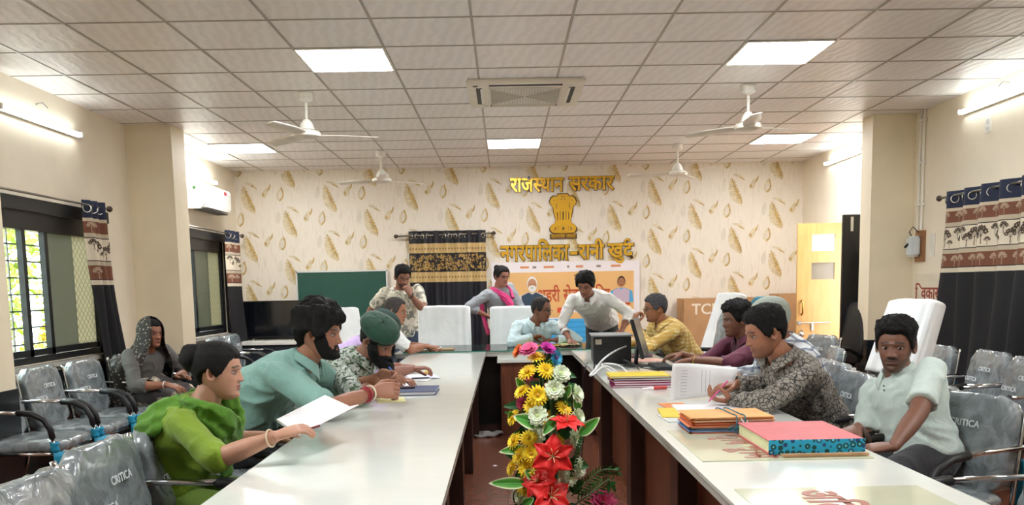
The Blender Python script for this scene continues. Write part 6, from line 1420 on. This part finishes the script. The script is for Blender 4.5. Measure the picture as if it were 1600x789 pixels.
# tied bundle of files
R = random.Random(4); z = Z + .004; cols_ = ['#c05a2c', '#5f83ad', '#8fa9c6', '#3f6a97', '#e08a5c', '#e8a184', '#d9682e', '#e0752f', '#edc0a0', '#d98a3a', '#e2a25a']
for k, c_ in enumerate(cols_):
    o = thing('file_folder', ('%s file folder in the tied bundle, %s' % (('rust', 'steel blue', 'pale blue', 'deep blue', 'light orange', 'salmon', 'orange', 'bright orange', 'cream orange', 'ochre', 'sandy')[k], 'lowest' if k == 0 else 'topmost' if k == 10 else 'between the ' + ('rust', 'steel blue', 'pale blue', 'deep blue', 'light orange', 'salmon', 'orange', 'bright orange', 'cream orange', 'ochre', 'sandy')[k - 1] + ' and ' + ('rust', 'steel blue', 'pale blue', 'deep blue', 'light orange', 'salmon', 'orange', 'bright orange', 'cream orange', 'ochre', 'sandy')[k + 1] + ' ones')), 'folder', (.945 + R.uniform(-.008, .008), 3.66 + R.uniform(-.01, .01), z), R.uniform(-.03, .03), 'file folders tied in a bundle')
    q = MB(); q.box((0, 0, .0008), (.34, .25, .0016)); q.box((0, 0, .0050), (.34, .25, .0012)); q.grid(lambda u, v: (-.17 - .010 * sin(u * pi), -.125 + .25 * v, .0002 + .0052 * u), 4, 2); q.build('cover', mat('file' + c_.strip('#'), c_, .6, var=.1), o); q = MB(); q.box((.004, 0, .0029), (.325, .24, .0034)); q.build('pages', M_paper2, o); z += .0061
M_str = mat('teal_string', '#2f6f80', .7); zt = z
q = MB()
for x in (.955, .99): q.tube(smooth_path([(x, 3.53, Z + .006), (x + .004, 3.525, zt), (x, 3.60, zt + .004), (x - .02, 3.78, zt + .003), (x, 3.79, Z + .01)]), .0028, 6)
for k in range(5): a = k * 1.3; q.tube(smooth_path([(.965, 3.522, Z + .04 - k * .006), (.965 + .035 * cos(a), 3.50, Z + .03 + .02 * sin(a)), (.965 + .05 * cos(a + .8), 3.495, Z + .015 + .01 * sin(a)), (.968, 3.518, Z + .035)]), .0022, 6)
q.tube(smooth_path([(.97, 3.515, Z + .02), (.985, 3.48, Z + .006), (1.03, 3.45, Z + .006)]), .0022, 6)
tag(q.build('string', M_str, smooth=True), 'teal string tied in a bow around the bundle of file folders', 'string')
q = MB(); q.tube(smooth_path([(.975, 3.52, zt - .005), (.99, 3.512, zt - .03)]), .003, 6); q.tube([(1.0, 3.52, zt - .015), (1.01, 3.512, zt - .045)], .003, 6); tag(q.build('lace_tags', M_wh), 'white lace ends hanging on the bundle of file folders', 'lace')
# ledger
lg = thing('ledger', 'thick ledger with red cover and blue floral spine on the right table', 'book', (1.125, 3.27, Z + .004), 0)
q = MB(); q.box((0, 0, .0505), (.35, .42, .004)); q.box((0, 0, .002), (.35, .42, .004)); q.build('cover', mat('ledger_red', '#c8666a', .6, var=.06), lg)
q = MB(); q.box((0, .005, .0265), (.34, .40, .045)); q.build('pages', mat('page_edges', '#d9dcb0', .8, var=.06, vs=60), lg)
m, t = pmat('blue_floral_cloth', .6); co = t.co(); v_ = t.n('ShaderNodeTexVoronoi'); v_.inputs['Scale'].default_value = 42; v_.inputs['Randomness'].default_value = .55; t.l(co, v_.inputs['Vector'])
r = t.ramp(v_.outputs[0], [(.0, srgb('#6fc7dc')), (.20, srgb('#6fc7dc')), (.24, srgb('#174a72')), (.42, srgb('#1d5f8c')), (.46, srgb('#1fa6cf'))], 'CONSTANT'); r2 = t.ramp(v_.outputs[0], [(.0, srgb('#58c0d8')), (.22, srgb('#0f4a46')), (.44, srgb('#0f4a46')), (.46, srgb('#1fa6cf'))], 'CONSTANT')
sp_c = t.n('ShaderNodeSeparateColor'); t.l(v_.outputs[1], sp_c.inputs[0]); th_ = t.mth('GREATER_THAN', sp_c.outputs[0], .5); t.l(t.mix(th_, r.outputs[0], r2.outputs[0]), t.b.inputs['Base Color'])
q = MB(); q.box((0, -.211, .027), (.352, .006, .054), bev=.002); q.build('spine', m, lg)
rl = thing('wooden_ruler', 'flat wooden ruler lying in front of the ledger', 'ruler', (1.14, 3.02, Z + .004), .01); q = MB(); q.box((0, 0, .005), (.31, .028, .009), bev=.002); q.build('bar', mat('ruler_wood', '#b08c66', .6, var=.2, vs=20), rl)
q = MB(); 
for k in range(30): q.box((-.145 + k * .01, -.010, .0098), (.0008, .006 if k % 5 else .010, .0006))
tag(q.build('scale_marks', M_ink, rl), kind='stuff')
q = MB(); q.tube([(.905, 3.02, Z + .008), (.925, 3.16, Z + .016)], .004, 8); tag(q.build('pencil', mat('pencil_brown', '#9a5f45', .5)), 'brown pencil leaning at the page side of the ledger', 'pencil')
# litter on the aisle floor
q = MB(); cushion(q, .14, .05, .02, TR((0, 0, .02), .3), 3, 30, 14); crumple(q, .035, 4, 16); q.v = [(x, y, max(.002, z)) for x, y, z in q.v]; tag(q.build('plastic_bag', mat('thin_plastic_grey', '#8f8b88', .5), smooth=True, loc=(-.16, 7.85, 0)), 'crumpled grey plastic bag on the floor under the left table edge', 'plastic bag')
for x, y in ((-.10, 6.55), (.02, 6.45)): tag(MB().lathe([(.02, 0), (.015, .003)], seg=7).build('paper_scrap', M_wh, loc=(x, y, 0)), 'tiny white scraps of paper on the aisle floor left of the flowers', 'scrap', 'paper scraps on the floor')

# ------------------------------------------------------------------ the flower arrangement
FYD = 3.3; fl = thing('flower_arrangement', 'tall arrangement of artificial red, yellow and white flowers in the aisle', 'flowers', (at(855, 700, FYD).x, FYD, 0))
FB = fl.location.copy()
q = MB(); q.lathe([(.10, 0), (.13, .02), (.15, .18), (.12, .36), (.10, .42), (.115, .44)], seg=28); q.build('vase', mat('vase_brown', '#5b3a2a', .3), fl, 40)
M_stem = mat('stem_green', '#2f5a2a', .6, var=.2); M_leafg = mat('leaf_dark_green', '#1f5a24', .5, var=.3, vs=20)
m, t = pmat('variegated_leaf', .45); uv = t.n('ShaderNodeAttribute', attribute_name='edge'); t.l(t.ramp(uv.outputs[2], [(.0, srgb('#a9cf86')), (.06, srgb('#3c9432')), (.45, srgb('#4aa034')), (.72, srgb('#6fae4a')), (.85, srgb('#e2ecc4'))]).outputs[0], t.b.inputs['Base Color']); M_var = m
def fpos(px, py, dy=0): return at(px, py, FYD + dy) - FB
q = MB()
for k in range(7):
    a = k * .9; q.tube(smooth_path([(.04 * cos(a), .04 * sin(a), .3), (.05 * cos(a), .05 * sin(a), .6), (.03 * cos(a + 1) + .0, .04 * sin(a), .85), (.02 * cos(a), .02, 1.12)]), .008, 6)
q.build('stem_bundle', M_stem, fl, True)
R = random.Random(12); DEFM = TR()
def aim(p, d, s=1, tw=0):
    d = V(d).normalized(); return Matrix.Translation(p) @ d.to_track_quat('Z', 'Y').to_matrix().to_4x4() @ Matrix.Rotation(tw, 4, 'Z') @ Matrix.Scale(s, 4)
def petals(mb, n, L, W, lift, curl, mi=0, r0=.006, z0=0, notch=0, off=0, nl=6):
    for k in range(n):
        a = 2 * pi * k / n + off + R.uniform(-.05, .05); li = lift + R.uniform(-.06, .06)
        def f(u, v):
            r = r0 + u * L; w_ = W * (sin(pi * min(1, (u * .82 + .08))) ** .7) * (v - .5) * 2; z = z0 + u * L * sin(li) - curl * u * u * L + abs(v - .5) * .12 * W + notch * .2 * W * sin(v * 14) * u
            x = r * cos(li * .7); return (x * cos(a) - w_ * sin(a), x * sin(a) + w_ * cos(a), z)
        mb.grid(f, nl, 4, mi)
def lilyp(mb, n, L, W, lift, curl, off):
    for k in range(n):
        a = 2 * pi * k / n + off
        def f(u, v):
            e = (v - .5) * 2; r = .004 + u * L; w_ = W * (sin(pi * u ** .75) ** 1.1 * .92 + .08 * (1 - u)) * e; z = u * L * sin(lift) - curl * u * u * L * 1.15 + abs(e) * .004 - .003 * exp(-(e / .2) ** 2) + .002 * sin(u * 16) * abs(e)
            x = r * cos(lift * .7); return (x * cos(a) - w_ * sin(a), x * sin(a) + w_ * cos(a), z)
        mb.grid(f, 12, 6)
def flower(kind, px, py, dy, d, s=1):
    M_ = aim(fpos(px, py, dy), d, s, R.random() * 6); q = MB()
    if kind in ('gerbera', 'small_yellow'):
        for L, n, li in ((.038, 18, .1), (.032, 16, .4), (.024, 14, .8), (.014, 9, 1.1)): petals(q, n, L, .0045, li, .15, 0, off=R.random())
        o = q.build('gerbera', mat('yellow_petal', '#f5d420', .55, var=.12, vs=40), fl, True); o.matrix_local = M_
        q = MB(); q.lathe([(.009, .004), (.008, .010), (.003, .012)], seg=12); c_ = q.build('flower_centre', mat('centre_brown', '#c99a14', .7), o, True)
    elif kind == 'carnation':
        for L, n, li in ((.040, 11, .15), (.034, 11, .5), (.027, 9, .85), (.018, 8, 1.15)): petals(q, n, L, .012, li, .05, 0, notch=1, off=R.random())
        o = q.build('carnation', mat('white_petal', '#e8f2d8', .6, var=.06), fl, True); o.matrix_local = M_
        q = MB(); q.lathe([(.004, -.02), (.012, -.012), (.012, .006), (.006, .012)], seg=12); q.build('flower_centre', mat('centre_green', '#b6c98c', .7), o, True)
    elif kind in ('pink', 'magenta', 'orange', 'blue', 'dark_pink', 'rose'):
        c_ = dict(pink='#e06a9a', magenta='#c42fa0', orange='#e8752a', blue='#3aa0c4', dark_pink='#a3274e', rose='#d9567a')[kind]
        for L, n, li in ((.038, 12, .2), (.032, 11, .55), (.024, 9, .9), (.016, 7, 1.2)): petals(q, n, L, .011, li, .05, 0, notch=.5, off=R.random())
        o = q.build('carnation', mat('petal_' + kind, c_, .6, var=.12), fl, True); o.matrix_local = M_; o['label'] = kind.replace('_', ' ') + ' flower'
    elif kind == 'lily':
        lilyp(q, 3, .088, .028, .45, .42, 0); lilyp(q, 3, .090, .034, .35, .40, pi / 3)
        o = q.build('lily', mat('red_petal', '#dd1a18', .5, var=.1), fl, True); o.matrix_local = M_; solid(o, .001, 0)
        q = MB()
        for k in range(6): a = k * pi / 3 + .3; q.tube([(.002 * cos(a), .002 * sin(a), .0), (.012 * cos(a), .012 * sin(a), .04), (.026 * cos(a), .026 * sin(a), .064)], .0012, 5); 
        q.build('stamens', mat('stamen_cream', '#e9d59a', .6), o, True)
for px, py, dy, d in ((838, 558, .0, (-.1, -.35, 1)), (824, 581, -.02, (-.5, -.5, .8)), (853, 578, -.03, (.3, -.8, .5)), (815, 611, -.03, (-.6, -.4, .8)), (840, 618, -.06, (.1, -.9, .3)), (832, 634, -.05, (-.2, -.8, .5)), (881, 637, -.04, (.4, -.6, .7)), (803, 688, -.02, (-.8, -.4, .5)), (826, 685, -.05, (-.1, -.8, .5)), (811, 711, -.04, (-.7, -.5, .5)), (830, 709, -.07, (.0, -.9, .4)), (800, 730, -.02, (-.9, -.3, .4)), (825, 730, -.06, (-.1, -.9, .3)), (858, 655, -.03, (.1, -.8, .5)), (802, 652, .0, (-.8, -.3, .5)), (870, 690, .0, (.5, -.7, .4)), (819, 760, -.05, (-.5, -.8, .2))): flower('gerbera', px, py, dy, d, R.uniform(.82, 1.02))
for px, py, dy, d in ((876, 584, -.02, (.3, -.8, .6)), (866, 609, -.05, (.0, -.95, .4)), (900, 615, -.01, (.8, -.5, .4)), (840, 650, -.08, (-.2, -.9, .4)), (903, 651, -.01, (.8, -.5, .3)), (898, 685, -.01, (.7, -.6, .2)), (838, 681, -.03, (-.2, -.9, .3)), (904, 730, .0, (.8, -.5, .2)), (890, 746, -.02, (.5, -.8, .1)), (871, 743, -.03, (.1, -.9, .1)), (812, 775, -.02, (-.6, -.7, .2))): flower('carnation', px, py, dy, d, R.uniform(.80, .95))
for k, px, py, dy, d, s in (('pink', 826, 547, .0, (-.3, -.5, .8), .95), ('orange', 810, 549, .02, (-.8, -.3, .4), .7), ('magenta', 856, 545, .0, (.4, -.5, .8), .8), ('blue', 868, 559, .0, (.7, -.6, .2), .8), ('rose', 828, 583, .02, (-.5, -.6, .3), .7), ('rose', 861, 573, .03, (.6, -.6, .3), .7), ('rose', 858, 606, -.02, (.2, -.9, .3), .6), ('dark_pink', 943, 785, -.02, (.2, -.6, .8), 1.35), ('dark_pink', 815, 630, .02, (-.6, -.6, .2), .6), ('magenta', 864, 553, .01, (.6, -.4, .6), .7)): flower(k, px, py, dy, d, s)
for px, py, dy, d, s in ((886, 660, -.09, (.15, -.35, .95), .80), (864, 713, -.11, (-.05, -.97, .25), 1.0), (842, 752, -.09, (-.45, -.75, .5), .92), (860, 776, -.12, (.2, -.9, .4), 1.0)): flower('lily', px, py, dy, d, s)
def leaf(px0, py0, px1, py1, dy, w_, var=True, dy1=-.03, curl=.12):
    A, B = fpos(px0, py0, dy), fpos(px1, py1, dy + dy1); d = B - A; L = d.length; T = d.normalized(); S_ = T.cross(V((0, -1, .35))).normalized(); N_ = S_.cross(T); q = MB(); ed = []
    def f(u, v):
        wd = w_ * sin(pi * min(1, u ** .75 * .98 + .01)) ** .8; e = (v - .5) * 2; ed.append(max(abs(e), u * .9 if u > .9 else 0)); return A + T * (u * L) + S_ * (wd * e) + N_ * (-curl * L * (u - .5) ** 2 - abs(e) * wd * -.25 + .05 * L * 0)
    q.grid(f, 12, 8); o = q.build('leaf', M_var if var else M_leafg, fl, True)
    if var: a_ = o.data.attributes.new('edge', 'FLOAT', 'POINT'); a_.data.foreach_set('value', [min(1, x) for x in ed])
for a in ((820, 610, 806, 590, .01, .018), (852, 580, 868, 556, .02, .016), (846, 665, 802, 650, -.07, .030), (905, 680, 937, 652, -.03, .024), (870, 650, 848, 680, -.07, .022), (822, 700, 780, 706, -.01, .020), (823, 755, 764, 755, -.06, .024), (835, 745, 820, 735, -.06, .022), (880, 620, 892, 602, -.03, .022), (816, 790, 834, 778, -.1, .02), (858, 592, 880, 597, .0, .014), (905, 640, 897, 622, .0, .02), (800, 655, 797, 642, .02, .015)): leaf(*a)
for k in range(62):
    t_ = R.random(); py = 560 + 230 * t_; cx = 850 + R.uniform(-1, 1) * (20 + 26 * t_); a = R.uniform(0, 2 * pi); leaf(cx, py, cx + 36 * cos(a), py + 22 * sin(a), R.uniform(-.01, .07), R.uniform(.014, .026), False)
def frond(pts, n, L, label=None):
    P = smooth_path([fpos(*p) for p in pts]); q = MB(); q.tube(P, .003, 6); m_ = len(P)
    for k in range(2, m_):
        T = (P[k] - P[k - 1]).normalized(); S_ = T.cross(V((0, -1, 0))).normalized(); l_ = L * (1 - .6 * k / m_)
        for s in (-1, 1):
            d = (S_ * s + T * .8).normalized(); e = P[k] + d * l_ + V((0, R.uniform(-.01, .01), -.006)); mid = (P[k] + e) / 2; w_ = V((0, 0, 1)).cross(d).normalized() * .0 + T * .006; q.add([P[k], mid + w_, e, mid - w_], [(0, 1, 2, 3)])
    q.build('fern_frond', M_leafg, fl)
frond([(893, 775, -.04), (915, 755, -.05), (940, 735, -.06), (966, 735, -.06)], 8, .05); frond([(895, 790, -.03), (925, 770, -.02), (950, 750, -.02), (955, 762, -.02)], 8, .055)
frond([(885, 770, -.02), (895, 730, -.03), (903, 700, -.03), (910, 676, -.02)], 8, .022); frond([(880, 640, -.03), (888, 620, -.04), (892, 600, -.03)], 6, .035)
q = MB(); q.tube(smooth_path([fpos(806, 789, -.02), fpos(802, 775, -.03), fpos(808, 765, -.03), fpos(818, 762, -.02)]), .003, 6); q.build('tendril', mat('tendril_brown', '#5a2a22', .6), fl, True)
